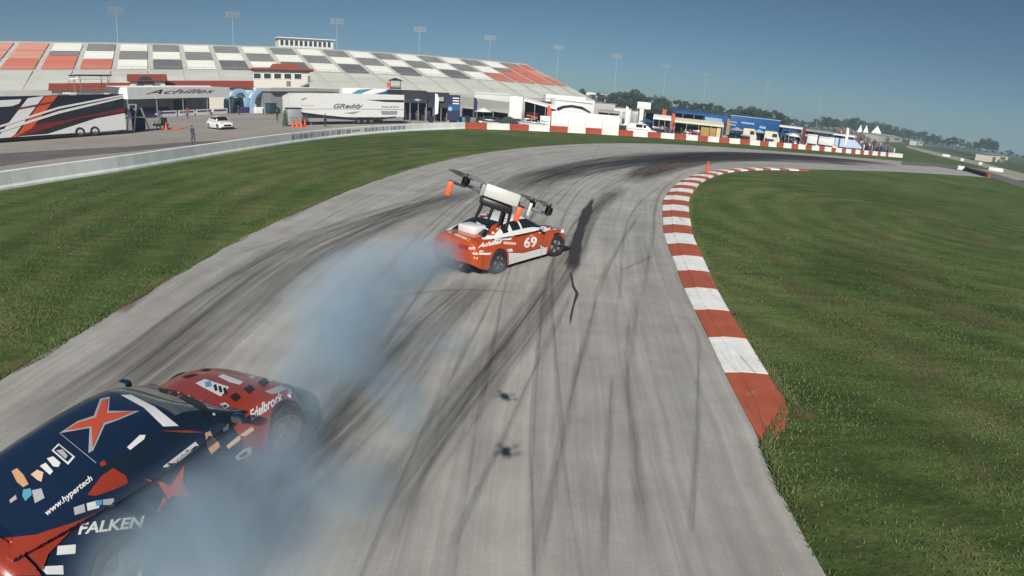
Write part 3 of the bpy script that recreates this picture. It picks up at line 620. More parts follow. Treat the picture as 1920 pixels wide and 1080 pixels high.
def wheel(parent, x, y, r, w, rimm, side, steer=0.0, spokes=5):
    """y = centre of the tyre; side +1 left, -1 right; the dished face looks outward"""
    wh = bpy.data.objects.new('wheel', None); COL.objects.link(wh); wh.parent = parent; wh.location = (x, y, r); wh.rotation_euler = (0, 0, steer); wh.empty_display_size = 0.1
    s = side; ri = r * 0.72
    b = MB(); b.lathe([(ri, -w / 2 * s), (r * 0.90, -w / 2 * s), (r * 0.985, -w * 0.40 * s), (r, -w * 0.25 * s), (r, w * 0.25 * s), (r * 0.985, w * 0.40 * s), (r * 0.90, w / 2 * s), (ri, w / 2 * s)], 36, 'y'); b.build('tyre', TYRE, wh, 35)
    b = MB(); b.lathe([(ri, -w * 0.48 * s), (ri + 0.004, 0), (ri + 0.012, w * 0.47 * s), (ri - 0.012, w * 0.50 * s), (ri - 0.022, w * 0.40 * s), (ri - 0.03, -w * 0.1 * s)], 36, 'y')
    for k in range(spokes):
        a = 2 * math.pi * k / spokes
        for da in (-0.13, 0.13):
            c0 = Vector((math.cos(a + da * 0.4) * r * 0.14, w * 0.36 * s, math.sin(a + da * 0.4) * r * 0.14)); c1 = Vector((math.cos(a + da) * (ri - 0.01), w * 0.44 * s, math.sin(a + da) * (ri - 0.01)))
            b.tube(c0, c1, 0.020, 0.015, 6)
    b.lathe([(0.0, w * 0.46 * s), (r * 0.10, w * 0.45 * s), (r * 0.18, w * 0.38 * s), (r * 0.2, w * 0.2 * s)], 16, 'y'); b.build('rim', rimm, wh, 35)
    b = MB(); b.lathe([(0.0, 0.06 * s), (r * 0.6, 0.06 * s), (r * 0.6, 0.03 * s)], 24, 'y'); b.build('brake_disc', GREYM, wh, 35)
    return wh
def car(name, loc, rz, spec, label, cat, group=None):
    t = thing(name, loc, rz, label, cat, group); S = spec
    zt, wf, zb = pch(*S['zt']), pch(*S['w']), pch(*S['zb']); xr, xf, ra = S['xr'], S['xf'], S['arch']; zw = S['r']
    x0, x1 = S['zt'][0][0], S['zt'][0][-1]; NS, MSEC = S.get('ns', 120), S.get('ms', 26)
    u = np.linspace(0, 1, NS + 1); xs = x0 + (x1 - x0) * (u + 0.06 * np.sin(2 * np.pi * u) * -0.5 * 1.6 / 1.6)
    cuts = sorted(S.get('cuts', []))
    for c in cuts:
        for e in (c - 0.005, c + 0.005):
            xs[int(np.argmin(np.abs(xs - e)))] = e
        if not (np.any(np.abs(xs - (c - 0.005)) < 1e-6)): xs = np.append(xs, c - 0.005)
        if not (np.any(np.abs(xs - (c + 0.005)) < 1e-6)): xs = np.append(xs, c + 0.005)
    xs = np.unique(np.round(xs, 5)); NS = len(xs) - 1
    nexp = S.get('n', 4.2)
    def sec(x):
        w, h0, h1 = wf(x), zb(x), zt(x); out = []
        for j in range(MSEC + 1):
            ph = math.pi / 2 * j / MSEC; y = w * max(0.0, math.cos(ph)) ** (2 / nexp); z = h0 + (h1 - h0) * math.sin(ph) ** (2 / nexp)
            zz = (z - 0.52) / 0.42; y *= 1 - 0.055 * zz * zz * (1 if z < h1 - 0.02 else 0.6)
            # crease along the flank
            y += 0.012 * math.exp(-((z - 0.62) / 0.03) ** 2) * (1 if j < MSEC * 0.5 else 0)
            out.append([x, y, z])
        out[-1][1] = 0.0
        return out
    grid = np.array([sec(x) for x in xs])
    # wheel arches: pull the nearest points on to the arch
    cell = (x1 - x0) / NS
    for wx in (xr, xf):
        for i in range(NS + 1):
            for j in range(MSEC + 1):
                p = grid[i, j]
                if p[1] < 0.5: continue
                d = math.hypot(p[0] - wx, p[2] - zw)
                if abs(d - ra) < cell * 0.62 and d > 1e-3:
                    grid[i, j, 0] = wx + (p[0] - wx) / d * ra; grid[i, j, 2] = zw + (p[2] - zw) / d * ra
    parts = {}; allv = []; allf = []
    def put(key, quad):
        b = parts.setdefault(key, MB()); b.face(quad)
        i = len(allv); allv.extend([Vector(q) for q in quad]); allf.append(tuple(range(i, i + len(quad))))
    for sd_ in (1, -1):
        for i in range(NS):
            for j in range(MSEC):
                q = [grid[i, j], grid[i + 1, j], grid[i + 1, j + 1], grid[i, j + 1]]; c = sum(q) / 4
                if any(abs(c[0] - k) < 0.0049 for k in cuts) and c[2] > zb(c[0]) + 0.05 and S.get('gap', lambda c: True)(c): continue
                if c[1] > 0.45 and min(math.hypot(c[0] - xr, c[2] - zw), math.hypot(c[0] - xf, c[2] - zw)) < ra - cell * 0.1: continue
                q = [Vector((a[0], a[1] * sd_, a[2])) for a in q]
                if sd_ < 0: q.reverse()
                put(S['region'](c[0], c[1], c[2], j / MSEC, sd_), q)
        for i, key in ((0, 'rear_bumper'), (NS, 'front_bumper')):
            ring = [Vector((p[0], p[1] * sd_, p[2])) for p in grid[i]] + [Vector((grid[i, 0, 0], 0, grid[i, 0, 2]))]
            put((key, S['endmat'][0 if i == 0 else 1]), ring)
    # cabin
    if 'gx' in S:
        ga, gb = S['gx']; zr = pch(*S['zr']); gw = pch(*S['gw']); GN = 64; GM = 22
        gu = np.linspace(0, 1, GN + 1); gxs = ga + (gb - ga) * gu
        def gsec(x):
            b0 = zt(x) - 0.05; h = max(0.0, zr(x) - b0); out = []; w = gw(x)
            for j in range(GM + 1):
                ph = math.pi / 2 * j / GM; s_ = math.sin(ph) ** 0.62; y = (w - S.get('lean', 0.17) * s_ * min(1, h / 0.35)) * max(0, math.cos(ph)) ** 0.42
                out.append([x, y, b0 + h * s_])
            out[-1][1] = 0
            return out
        gg = np.array([gsec(x) for x in gxs])
        for sd_ in (1, -1):
            for i in range(GN):
                for j in range(GM):
                    q = [gg[i, j], gg[i + 1, j], gg[i + 1, j + 1], gg[i, j + 1]]; c = sum(q) / 4
                    q = [Vector((a[0], a[1] * sd_, a[2])) for a in q]
                    if sd_ < 0: q.reverse()
                    put(S['cabin'](c[0], c[1], c[2], j / GM, sd_), q)
    for key, b in parts.items():
        nm, mm = key[0], key[1]; b.build(nm, mm, t, 38, merge=True, fixn=False)
    # underside and wheel houses
    b = MB(); b.box((x0 + 0.25, -0.55, zb(0) + 0.01), (x1 - 0.3, 0.55, 0.45)); b.build('floor_pan', DARKIN, t)
    for wx in (xr, xf):
        for sd_ in (1, -1):
            b = MB(); n = 18; yo, yi = (wf(wx) - 0.05) * sd_, 0.50 * sd_; pts = [(wx + math.cos(a) * (ra + 0.015), zw + math.sin(a) * (ra + 0.015)) for a in np.linspace(-0.35, math.pi + 0.35, n)]
            for (xa_, za_), (xb_, zb_) in zip(pts, pts[1:]): b.face([(xa_, yo, za_), (xb_, yo, zb_), (xb_, yi, zb_), (xa_, yi, za_)])
            b.face([(p[0], yi, p[1]) for p in pts]); b.build('wheel_house', DARKIN, t, fixn=False)
            wheel(t, wx, (S['track'] / 2) * sd_, S['r'], S['tw'], S['rim'], sd_, S.get('steer', 0.0) if wx == xf else 0.0, S.get('spokes', 5))
    bvh = BVHTree.FromPolygons(allv, allf)
    if S.get('lip', True):
        for wx in (xr, xf):
            for sd_ in (1, -1):
                b = MB(); prev = None
                for a in np.linspace(-0.30, math.pi + 0.30, 40):
                    row = []
                    for rr, o_ in ((ra - 0.03, -0.05), (ra - 0.022, 0.012), (ra + 0.015, 0.016), (ra + 0.05, -0.004)):
                        xq, zq = wx + math.cos(a) * rr, zw + math.sin(a) * rr
                        xs_, zs_ = wx + math.cos(a) * (ra + 0.05), zw + math.sin(a) * (ra + 0.05)
                        h = bvh.ray_cast(Vector((xs_, 2.0 * sd_, zs_)), Vector((0, -sd_, 0)))
                        yq = (h[0].y if h[0] is not None and abs(h[0].y) > 0.6 else wf(wx) * 0.97 * sd_) + o_ * sd_
                        row.append(Vector((xq, yq, zq)))
                    if prev is not None and row[-1].z > zb(wx) - 0.02:
                        for k in range(3): b.face([prev[k], prev[k + 1], row[k + 1], row[k]])
                    prev = row
                b.build('wheel_arch', S['region'](wx + 0.05, 0.9, 0.55, 0.3, sd_)[1], t, 50, merge=True)
    bpy.context.view_layer.update()
    return t, bvh
# ------------------------------------------------------------------ decals: flat print laid on the surface it touches
def text_polys(body, shear=0.0, bold=0.0, space=1.0):
    cu = bpy.data.curves.new('txt', 'FONT'); cu.body = body; cu.shear = shear; cu.size = 1.0; cu.offset = bold; cu.space_character = space; cu.resolution_u = 3
    o = bpy.data.objects.new('txt', cu); COL.objects.link(o); bpy.context.view_layer.update()
    me = o.to_mesh(); vs = [v.co.copy() for v in me.vertices]; fs = [tuple(p.vertices) for p in me.polygons]; o.to_mesh_clear()
    bpy.data.objects.remove(o); bpy.data.curves.remove(cu)
    if vs:
        mx, Mx = min(v.x for v in vs), max(v.x for v in vs); h = max(0.6, max(v.y for v in vs))
        vs = [((v.x - mx) / (Mx - mx), v.y / 0.7) for v in vs]
    return vs, fs
def cut_poly(vs, fs, step):
    bm = bmesh.new(); bv = [bm.verts.new((v[0], v[1], 0)) for v in vs]
    for f in fs:
        try: bm.faces.new([bv[k] for k in f])
        except ValueError: pass
    for ax in (0, 1):
        lo, hi = min(v[ax] for v in vs), max(v[ax] for v in vs); n = int((hi - lo) / step)
        for k in range(1, n + 1):
            co = [0, 0, 0]; co[ax] = lo + k * (hi - lo) / (n + 1); no = [0, 0, 0]; no[ax] = 1
            bmesh.ops.bisect_plane(bm, geom=bm.verts[:] + bm.edges[:] + bm.faces[:], plane_co=co, plane_no=no)
    bmesh.ops.triangulate(bm, faces=bm.faces[:])
    bm.verts.index_update(); out = [tuple(v.co[:2]) for v in bm.verts], [tuple(v.index for v in f.verts) for f in bm.faces]; bm.free(); return out
def decal(parent, bvh, vs, fs, mt, step=9.0, off=0.004, name='decal', maxd=None):
    """outline given in photo pixels, laid on the body surface that it is seen on"""
    vs, fs = cut_poly(vs, fs, step); Mi = parent.matrix_world.inverted(); o = Mi @ Vector((0, 0, CAMH)); R3 = Mi.to_3x3(); P = []
    for x, y in vs:
        d = (R3 @ Vector(ray(x, y))).normalized(); h = bvh.ray_cast(o, d)
        if h[0] is None: P.append(None); continue
        n = h[1]; n = n if n.dot(d) < 0 else -n; P.append(h[0] + n * off - d * 0.001)
    good = []
    for f in fs:
        if any(P[k] is None for k in f): continue
        q = [P[k] for k in f]; lim = maxd or 0.35
        if max((q[a] - q[(a + 1) % 3]).length for a in range(3)) > lim: continue
        good.append(f)
    if not good: return None
    idx = {}; nv = []; nf = []
    for f in good:
        for k in f:
            if k not in idx: idx[k] = len(nv); nv.append(P[k])
        nf.append(tuple(idx[k] for k in f))
    me = bpy.data.meshes.new(name); me.from_pydata(nv, [], nf); me.materials.append(mt); me.update()
    return link(name, me, parent)
def poly_px(parent, bvh, pts, mt, **k): return decal(parent, bvh, pts, [tuple(range(len(pts)))], mt, **k)
def text_px(parent, bvh, body, p0, p1, up, mt, shear=0.0, bold=0.0, **k):
    """baseline from p0 to p1 in photo pixels, up = pixel vector of the capital height"""
    vs, fs = text_polys(body, shear, bold); V = [(p0[0] + (p1[0] - p0[0]) * a + up[0] * b_, p0[1] + (p1[1] - p0[1]) * a + up[1] * b_) for a, b_ in vs]
    k.setdefault('name', 'lettering'); k.setdefault('step', 14.0); return decal(parent, bvh, V, fs, mt, **k)
# ================================================================== THE TWO DRIFT CARS
WSGLASS = mat('screen_glass', (0.10, 0.112, 0.105), 0.07, 0, 0.7, var=0.35, scale=2.5, coat=0.5, stretch=(6, 1, 1))  # grey-green reflection on the windscreen is painted into the base colour
NGLASS = mat('navy_glass', (0.010, 0.020, 0.036), 0.08, 0, 0.6, var=0.1, coat=0.3)
ORANGE = paint('race_orange', srgb(172, 70, 30)); RWHITE = paint('race_white', (0.74, 0.74, 0.72)); NAVY = paint('race_navy', srgb(20, 37, 62), 0.3); RRED = paint('race_red', srgb(150, 56, 38))
MAROON = paint('hood_maroon', srgb(112, 38, 32)); SILVER = paint('race_silver', (0.42, 0.43, 0.45)); XOR = paint('emblem_orange', srgb(196, 80, 46)); TAN = paint('sticker_tan', srgb(205, 160, 120)); BLUE = paint('sticker_blue', srgb(90, 160, 190))
PEACH = paint('sticker_peach', srgb(226, 190, 160)); BRONZE = mat('bronze_rim', (0.42, 0.27, 0.14), 0.3, 0.8, var=0.1); GUN = mat('gunmetal_rim', (0.10, 0.10, 0.11), 0.35, 0.7, var=0.1)

def coupe_region(lower, hood, doorm, rear, cuts_front, sill):
    def f(x, y, z, u, sd_):
        if z < 0.30 and abs(x) < 0.85: return ('side_skirt', sill, sd_)
        if x > cuts_front[1] and u > 0.56: return ('hood', hood) if x < cuts_front[2] else ('front_bumper', lower)
        if x > cuts_front[2]: return ('front_bumper', lower)
        if x > cuts_front[1] - 0.12: return ('front_fender', lower, sd_)
        if -0.52 < x and u < 0.62: return ('door', doorm, sd_)
        if x < -1.85: return ('rear_bumper', rear)
        if x < -1.42 and u > 0.58: return ('boot_lid', rear)
        return ('rear_quarter', rear, sd_)
    return f
def cabin_region(roofm, glass, xw, xrr, pil=0.06, bp=(-0.30, -0.20), front=None):
    def f(x, y, z, u, sd_):
        if u > 0.54:
            if x > xw: return ('windshield', front or glass)
            if x < xrr: return ('rear_window', glass)
            return ('roof', roofm)
        if u < 0.05 or u > 0.50: return ('roof', roofm)
        if bp[0] < x < bp[1]: return ('roof', roofm)
        if x < -1.0 or x > 0.66: return ('roof', roofm)
        return ('side_window', glass, sd_, x > bp[1])
    return f
SPEC_A = dict(
    zt=([-2.10, -2.07, -2.0, -1.85, -1.5, -1.0, 0.0, 0.75, 1.2, 1.6, 1.9, 2.05, 2.12, 2.15], [0.80, 0.90, 0.955, 0.975, 0.975, 0.96, 0.94, 0.93, 0.88, 0.80, 0.70, 0.61, 0.53, 0.48]),
    w=([-2.10, -2.05, -1.9, -1.6, -1.28, -0.8, 0.0, 0.8, 1.28, 1.65, 1.9, 2.05, 2.15], [0.66, 0.76, 0.84, 0.89, 0.925, 0.885, 0.865, 0.88, 0.915, 0.87, 0.77, 0.65, 0.46]),
    zb=([-2.10, -1.9, -1.6, 0, 1.6, 2.0, 2.15], [0.36, 0.24, 0.17, 0.14, 0.14, 0.15, 0.20]),
    xr=-1.28, xf=1.28, arch=0.36, r=0.325, track=1.58, tw=0.25, rim=GUN, steer=R(-16), cuts=[-1.85, -0.52, 0.62], n=4.4,
    gx=(-1.66, 0.86), zr=([-1.66, -1.35, -0.9, -0.55, -0.15, 0.15, 0.45, 0.86], [0.90, 1.04, 1.20, 1.275, 1.295, 1.27, 1.14, 0.87]), gw=([-1.66, -1.2, -0.5, 0.3, 0.86], [0.70, 0.77, 0.80, 0.79, 0.74]),
    endmat=(ORANGE, ORANGE), region=coupe_region(ORANGE, MAROON, ORANGE, ORANGE, (0, 0.74, 1.95), RWHITE), cabin=cabin_region(RWHITE, GLASS, 0.17, -0.80))
def car_pose(fw, rw, half):
    a, c = G(*fw, 0.325), G(*rw, 0.325); d = (a - c); d.z = 0; d.normalize(); l = Vector((-d.y, d.x, 0)); m_ = (a + c) / 2 + l * half; return (m_.x, m_.y, 0), math.atan2(d.y, d.x)
def trim(t, S, rimx, wing=True, wingm=BLKPL, mirror=BLKPL, dx=0.0):
    """lamps, mirrors, splitter, exhaust, wing"""
    for sd_ in (1, -1):
        b = MB(); M = Matrix.Translation((1.80 + dx, 0.69 * sd_, 0.62 + dx * 0.5)) @ Matrix.Rotation(R(-38) * sd_, 4, 'Z') @ Matrix.Rotation(R(22), 4, 'Y'); b.box((-0.19, -0.05, -0.055), (0.17, 0.05, 0.055), bev=0.03, M=M); b.build('headlight', LENS, t, 40)
        b = MB(); b.box((-2.11, 0.40 * sd_ - 0.17, 0.70), (-2.02, 0.40 * sd_ + 0.17, 0.81), bev=0.02); b.build('tail_light', REDLENS, t, 40)
        m_ = bpy.data.objects.new('mirror', None); COL.objects.link(m_); m_.parent = t; m_.location = (0.52, 0.92 * sd_, 0.96)
        b = MB(); b.box((-0.045, -0.085, -0.045), (0.05, 0.085, 0.05), bev=0.035); b.build('housing', mirror, m_, 40)
        b = MB(); b.tube((0.02, -0.05 * sd_, -0.04), (0.05, -0.20 * sd_, -0.06), 0.018, n=6); b.build('stalk', BLKPL, m_)
        b = MB(); b.box((-0.052, -0.07, -0.034), (-0.046, 0.07, 0.038)); b.build('mirror_glass', CHROME, m_)
    b = MB(); b.box((1.55 + dx, -0.80, 0.085), (2.22 + dx, 0.80, 0.11)); b.build('splitter', BLKPL, t)
    b = MB(); b.box((2.02 + dx, -0.42, 0.27), (2.16 + dx, 0.42, 0.40), bev=0.02); b.build('grille', DARKIN, t)
    b = MB(); b.box((-2.12, -0.55, 0.20), (-1.95, 0.55, 0.36)); b.build('diffuser', BLKPL, t)
    for y in (-0.38, 0.38): b = MB(); b.tube((-2.18, y, 0.27), (-1.95, y, 0.27), 0.045, n=12); b.build('exhaust', CHROME, t, 40)

# ------------------------------------------------------------------ orange and white car ahead
_loc, _rz = car_pose((1038, 460), (932, 489), 0.80)
far_car, BV = car('drift_car', _loc, _rz, SPEC_A, 'orange and white drift coupe numbered 69 sliding sideways with its rear wheels smoking', 'race car')
trim(far_car, SPEC_A, GUN, mirror=RWHITE)
b = MB(); b.box((-1.60, -0.30, 0.90), (-1.15, 0.32, 1.16), bev=0.05); b.build('fuel_cell_cover', RWHITE, far_car, 40)
P, T = poly_px, text_px; c_ = far_car
P(c_, BV, [(903, 446), (922, 444), (922, 450), (904, 449)], RWHITE); P(c_, BV, [(926, 447), (970, 443), (975, 449), (928, 451)], RWHITE)
P(c_, BV, [(946, 474), (1000, 475), (958, 489), (948, 488)], RWHITE); P(c_, BV, [(886, 474), (922, 474), (918, 478), (888, 477)], RWHITE)
P(c_, BV, [(1012, 459), (1021, 465), (1018, 472)], RWHITE); P(c_, BV, [(1009, 438), (1020, 429), (1036, 426), (1046, 431), (1030, 431), (1016, 436)], RWHITE)
P(c_, BV, [(948, 421), (954, 419), (966, 444), (958, 446)], RWHITE); P(c_, BV, [(922, 424), (937, 416), (944, 420), (934, 432), (926, 442), (912, 441)], ORANGE)
P(c_, BV, [(897, 401), (920, 400), (922, 406), (900, 409)], MAROON); P(c_, BV, [(941, 409), (955, 411), (948, 416), (938, 414)], ORANGE)
P(c_, BV, [(838, 435), (846, 434), (882, 449), (879, 452), (860, 444)], PEACH)
T(c_, BV, '69', (982, 464), (1006, 462), (1, -18), RWHITE, bold=0.03); T(c_, BV, 'Achilles', (896, 465), (940, 456), (2, -8), RWHITE, shear=0.3, bold=0.035, off=0.008)
P(c_, BV, [(944, 453), (968, 455), (967, 459), (944, 458)], PEACH); P(c_, BV, [(950, 467), (960, 466), (962, 471), (953, 473)], RWHITE)
P(c_, BV, [(875, 463), (887, 464), (886, 468), (876, 467)], PEACH); P(c_, BV, [(898, 470), (906, 469), (906, 472), (899, 473)], PEACH); P(c_, BV, [(888, 481), (896, 482), (895, 486), (889, 485)], PEACH)
P(c_, BV, [(1018, 447), (1026, 446), (1026, 450), (1019, 451)], RWHITE)
for k, (x, y) in enumerate([(886, 419), (894, 416), (902, 421), (908, 426), (912, 432)]): P(c_, BV, [(x, y), (x + 8, y + 4), (x + 7, y + 6), (x - 1, y + 2)], RWHITE if k % 2 else BLKPL, off=0.006)

# ------------------------------------------------------------------ navy and red car chasing
SPEC_B = dict(SPEC_A)
SPEC_B.update(
    zt=([-2.10, -2.07, -1.98, -1.8, -1.4, -0.9, 0.0, 0.68, 1.1, 1.5, 1.75, 1.92, 2.0, 2.04], [0.78, 0.90, 0.98, 1.00, 1.00, 0.97, 0.94, 0.93, 0.90, 0.82, 0.72, 0.61, 0.51, 0.45]),
    w=([-2.10, -2.05, -1.9, -1.6, -1.30, -0.8, 0.0, 0.8, 1.30, 1.62, 1.82, 1.96, 2.04], [0.68, 0.78, 0.87, 0.93, 0.96, 0.90, 0.88, 0.90, 0.95, 0.90, 0.78, 0.60, 0.42]),
    zb=([-2.10, -1.9, -1.6, 0, 1.6, 1.9, 2.04], [0.36, 0.24, 0.17, 0.14, 0.14, 0.15, 0.20]),
    xr=-1.30, xf=1.30, arch=0.37, r=0.335, track=1.64, tw=0.27, rim=BRONZE, steer=R(-20), cuts=[-1.85, -0.60, 0.56], n=3.9,
    gx=(-1.95, 0.78), zr=([-1.95, -1.5, -1.0, -0.6, -0.25, 0.0, 0.35, 0.78], [0.93, 1.09, 1.22, 1.275, 1.285, 1.265, 1.12, 0.87]), gw=([-1.95, -1.3, -0.6, 0.2, 0.78], [0.66, 0.78, 0.83, 0.82, 0.76]), ns=140, ms=32,
    endmat=(NAVY, RRED), region=coupe_region(RRED, RRED, NAVY, NAVY, (0, 0.68, 1.86), NAVY), cabin=cabin_region(NAVY, NGLASS, -0.02, -9, bp=(-0.40, -0.28), front=WSGLASS))
_loc, _rz = car_pose((525, 805), (212, 1068), 0.82)
near_car, BV = car('drift_car', _loc, _rz, SPEC_B, 'navy drift coupe with red louvred bonnet and orange crossed emblems half hidden in tyre smoke', 'race car')
trim(near_car, SPEC_B, BRONZE, mirror=NAVY, dx=-0.11); c_ = near_car
GREYV = paint('livery_grey', (0.36, 0.37, 0.40))
def xmark(pts_out, pts_in):
    if pts_out[0][0] < 200: P(c_, BV, pts_out, GREYV, off=0.004, name='emblem_edge', step=3, maxd=0.6);
    P(c_, BV, pts_in, XOR, off=0.03 if pts_in[0][0] > 200 else 0.010, name='emblem', step=3, maxd=0.6)
xmark([(111, 813), (146, 790), (176, 780), (188, 748), (206, 744), (204, 771), (262, 771), (222, 788), (197, 797), (175, 845), (166, 850), (168, 803), (140, 808)],
      [(123, 808), (148, 793), (180, 784), (192, 751), (203, 749), (199, 776), (252, 772), (220, 786), (193, 794), (174, 840), (172, 800), (140, 806)])
xmark([(262, 894), (300, 903), (313, 910), (343, 868), (347, 873), (340, 906), (362, 932), (322, 934), (288, 968), (300, 934), (288, 918)],
      [(268, 898), (302, 906), (316, 913), (343, 874), (339, 906), (356, 930), (318, 930), (290, 962), (305, 930), (300, 916)])
# screen banner, bonnet cowl
P(c_, BV, [(226, 741), (246, 741), (290, 763), (335, 799), (306, 800), (270, 765)], RWHITE, step=6)
P(c_, BV, [(296, 727), (330, 733), (380, 756), (412, 792), (405, 796), (370, 765), (330, 742), (300, 734)], BLKPL, step=6, off=0.005)
for x, y in ((332, 735), (352, 741), (374, 750), (398, 775)): P(c_, BV, [(x, y), (x + 5, y + 1), (x + 5, y + 5), (x, y + 4)], RWHITE, off=0.008)
P(c_, BV, [(300, 808), (352, 807), (384, 811), (352, 812)], RRED)
# bonnet vents and lettering
for x, y in ((432, 741), (458, 726), (485, 713), (338, 705), (374, 692)):
    P(c_, BV, [(x - 2, y + 4), (x + 10, y - 4), (x + 20, y + 4), (x + 9, y + 13)] if x > 400 else [(x, y + 3), (x + 22, y - 3), (x + 36, y - 3), (x + 14, y + 4)], BLKPL, off=0.008, name='bonnet_vent')
P(c_, BV, [(366, 719), (384, 711), (430, 726), (414, 744)], RWHITE, step=6); P(c_, BV, [(384, 717), (394, 715), (397, 725), (386, 727)], BLUE, off=0.008)
for k in range(3): P(c_, BV, [(400 + k * 9, 723 + k * 3), (405 + k * 9, 721 + k * 3), (408 + k * 9, 733 + k * 3), (403 + k * 9, 734 + k * 3)], BLKPL, off=0.008)
P(c_, BV, [(408, 706), (418, 702), (456, 716), (450, 722), (430, 717)], RWHITE); P(c_, BV, [(432, 695), (444, 692), (482, 704), (474, 712), (462, 703)], RWHITE); P(c_, BV, [(502, 706), (508, 704), (511, 714), (506, 720), (501, 715)], RWHITE)
P(c_, BV, [(412, 758), (422, 755), (432, 763), (421, 768)], RWHITE); P(c_, BV, [(417, 761), (423, 759), (426, 763), (421, 765)], BLKPL, off=0.008)
T(c_, BV, 'Edelbrock', (470, 789), (531, 750), (-4, -17), RWHITE, shear=0.25, bold=0.025, off=0.008)
P(c_, BV, [(496, 734), (534, 720), (546, 728), (510, 740)], SILVER); P(c_, BV, [(538, 722), (547, 726), (546, 744), (541, 738)], LENS)
# flank
P(c_, BV, [(305, 875), (366, 828), (374, 838), (312, 884)], RWHITE); P(c_, BV, [(308, 877), (328, 862), (334, 868), (314, 882)], PEACH, off=0.008); P(c_, BV, [(330, 862), (356, 842), (359, 846), (334, 866)], SILVER, off=0.008)
P(c_, BV, [(384, 812), (394, 808), (398, 818), (410, 830), (412, 838), (396, 852), (388, 838)], TAN); P(c_, BV, [(417, 798), (429, 794), (428, 806), (418, 810)], RWHITE)
P(c_, BV, [(424, 836), (446, 818), (472, 800), (477, 806), (452, 824), (428, 842)], PEACH); P(c_, BV, [(441, 856), (456, 842), (470, 838), (472, 850), (456, 860), (444, 864)], RWHITE); P(c_, BV, [(447, 855), (457, 847), (464, 846), (462, 852), (452, 859)], NAVY, off=0.008)
P(c_, BV, [(238, 839), (262, 816), (273, 816), (270, 824), (244, 844)], RWHITE)
P(c_, BV, [(164, 928), (190, 893), (212, 878), (236, 892), (240, 906), (214, 918), (180, 930)], RRED, step=4, maxd=0.6); P(c_, BV, [(187, 868), (196, 863), (200, 871), (190, 876)], RRED)
T(c_, BV, 'www.hypertech', (88, 968), (174, 900), (-5, -10), RWHITE, shear=0.1, bold=0.02)
T(c_, BV, 'FALKEN', (146, 1002), (270, 987), (1, -20), RWHITE, shear=0.2, bold=0.03)
P(c_, BV, [(138, 952), (158, 945), (160, 960), (140, 966)], SILVER); P(c_, BV, [(162, 944), (184, 938), (186, 952), (164, 958)], RWHITE); P(c_, BV, [(178, 940), (190, 937), (191, 946), (180, 949)], BLUE, off=0.008); P(c_, BV, [(192, 937), (213, 934), (214, 950), (194, 953)], SILVER)
P(c_, BV, [(0, 1012), (70, 1004), (146, 976), (180, 962), (130, 1000), (90, 1040), (75, 1079), (0, 1079)], RRED, step=3, off=0.016, maxd=0.6)
P(c_, BV, [(108, 1024), (142, 1021), (141, 1038), (106, 1041)], RWHITE); P(c_, BV, [(80, 1062), (118, 1060), (119, 1077), (79, 1077)], RWHITE); P(c_, BV, [(0, 1050), (34, 1022), (38, 1028), (4, 1060)], PEACH, off=0.008)
# rear: stickers
P(c_, BV, [(97, 845), (110, 832), (141, 857), (128, 872)], RWHITE); P(c_, BV, [(101, 845), (111, 836), (136, 857), (127, 867)], NAVY, off=0.008); P(c_, BV, [(106, 846), (118, 844), (128, 856), (124, 862)], SILVER, off=0.011)
for q in ([(88, 860), (100, 856), (114, 868), (110, 876), (100, 875)], [(75, 874), (86, 868), (100, 884), (94, 891)], [(58, 890), (70, 881), (82, 886), (78, 904), (70, 900)]): P(c_, BV, q, PEACH if q[0][0] < 60 else RWHITE)
P(c_, BV, [(22, 884), (32, 878), (44, 890), (54, 908), (44, 914), (32, 904)], TAN); P(c_, BV, [(44, 918), (58, 916), (60, 928), (48, 940), (42, 930)], BLUE); P(c_, BV, [(18, 938), (30, 928), (32, 936), (20, 944)], SILVER); P(c_, BV, [(60, 920), (78, 916), (84, 934), (66, 944)], SILVER)
P(c_, BV, [(112, 813), (113, 812.5), (181, 868), (180, 869)], GREYV, step=6)
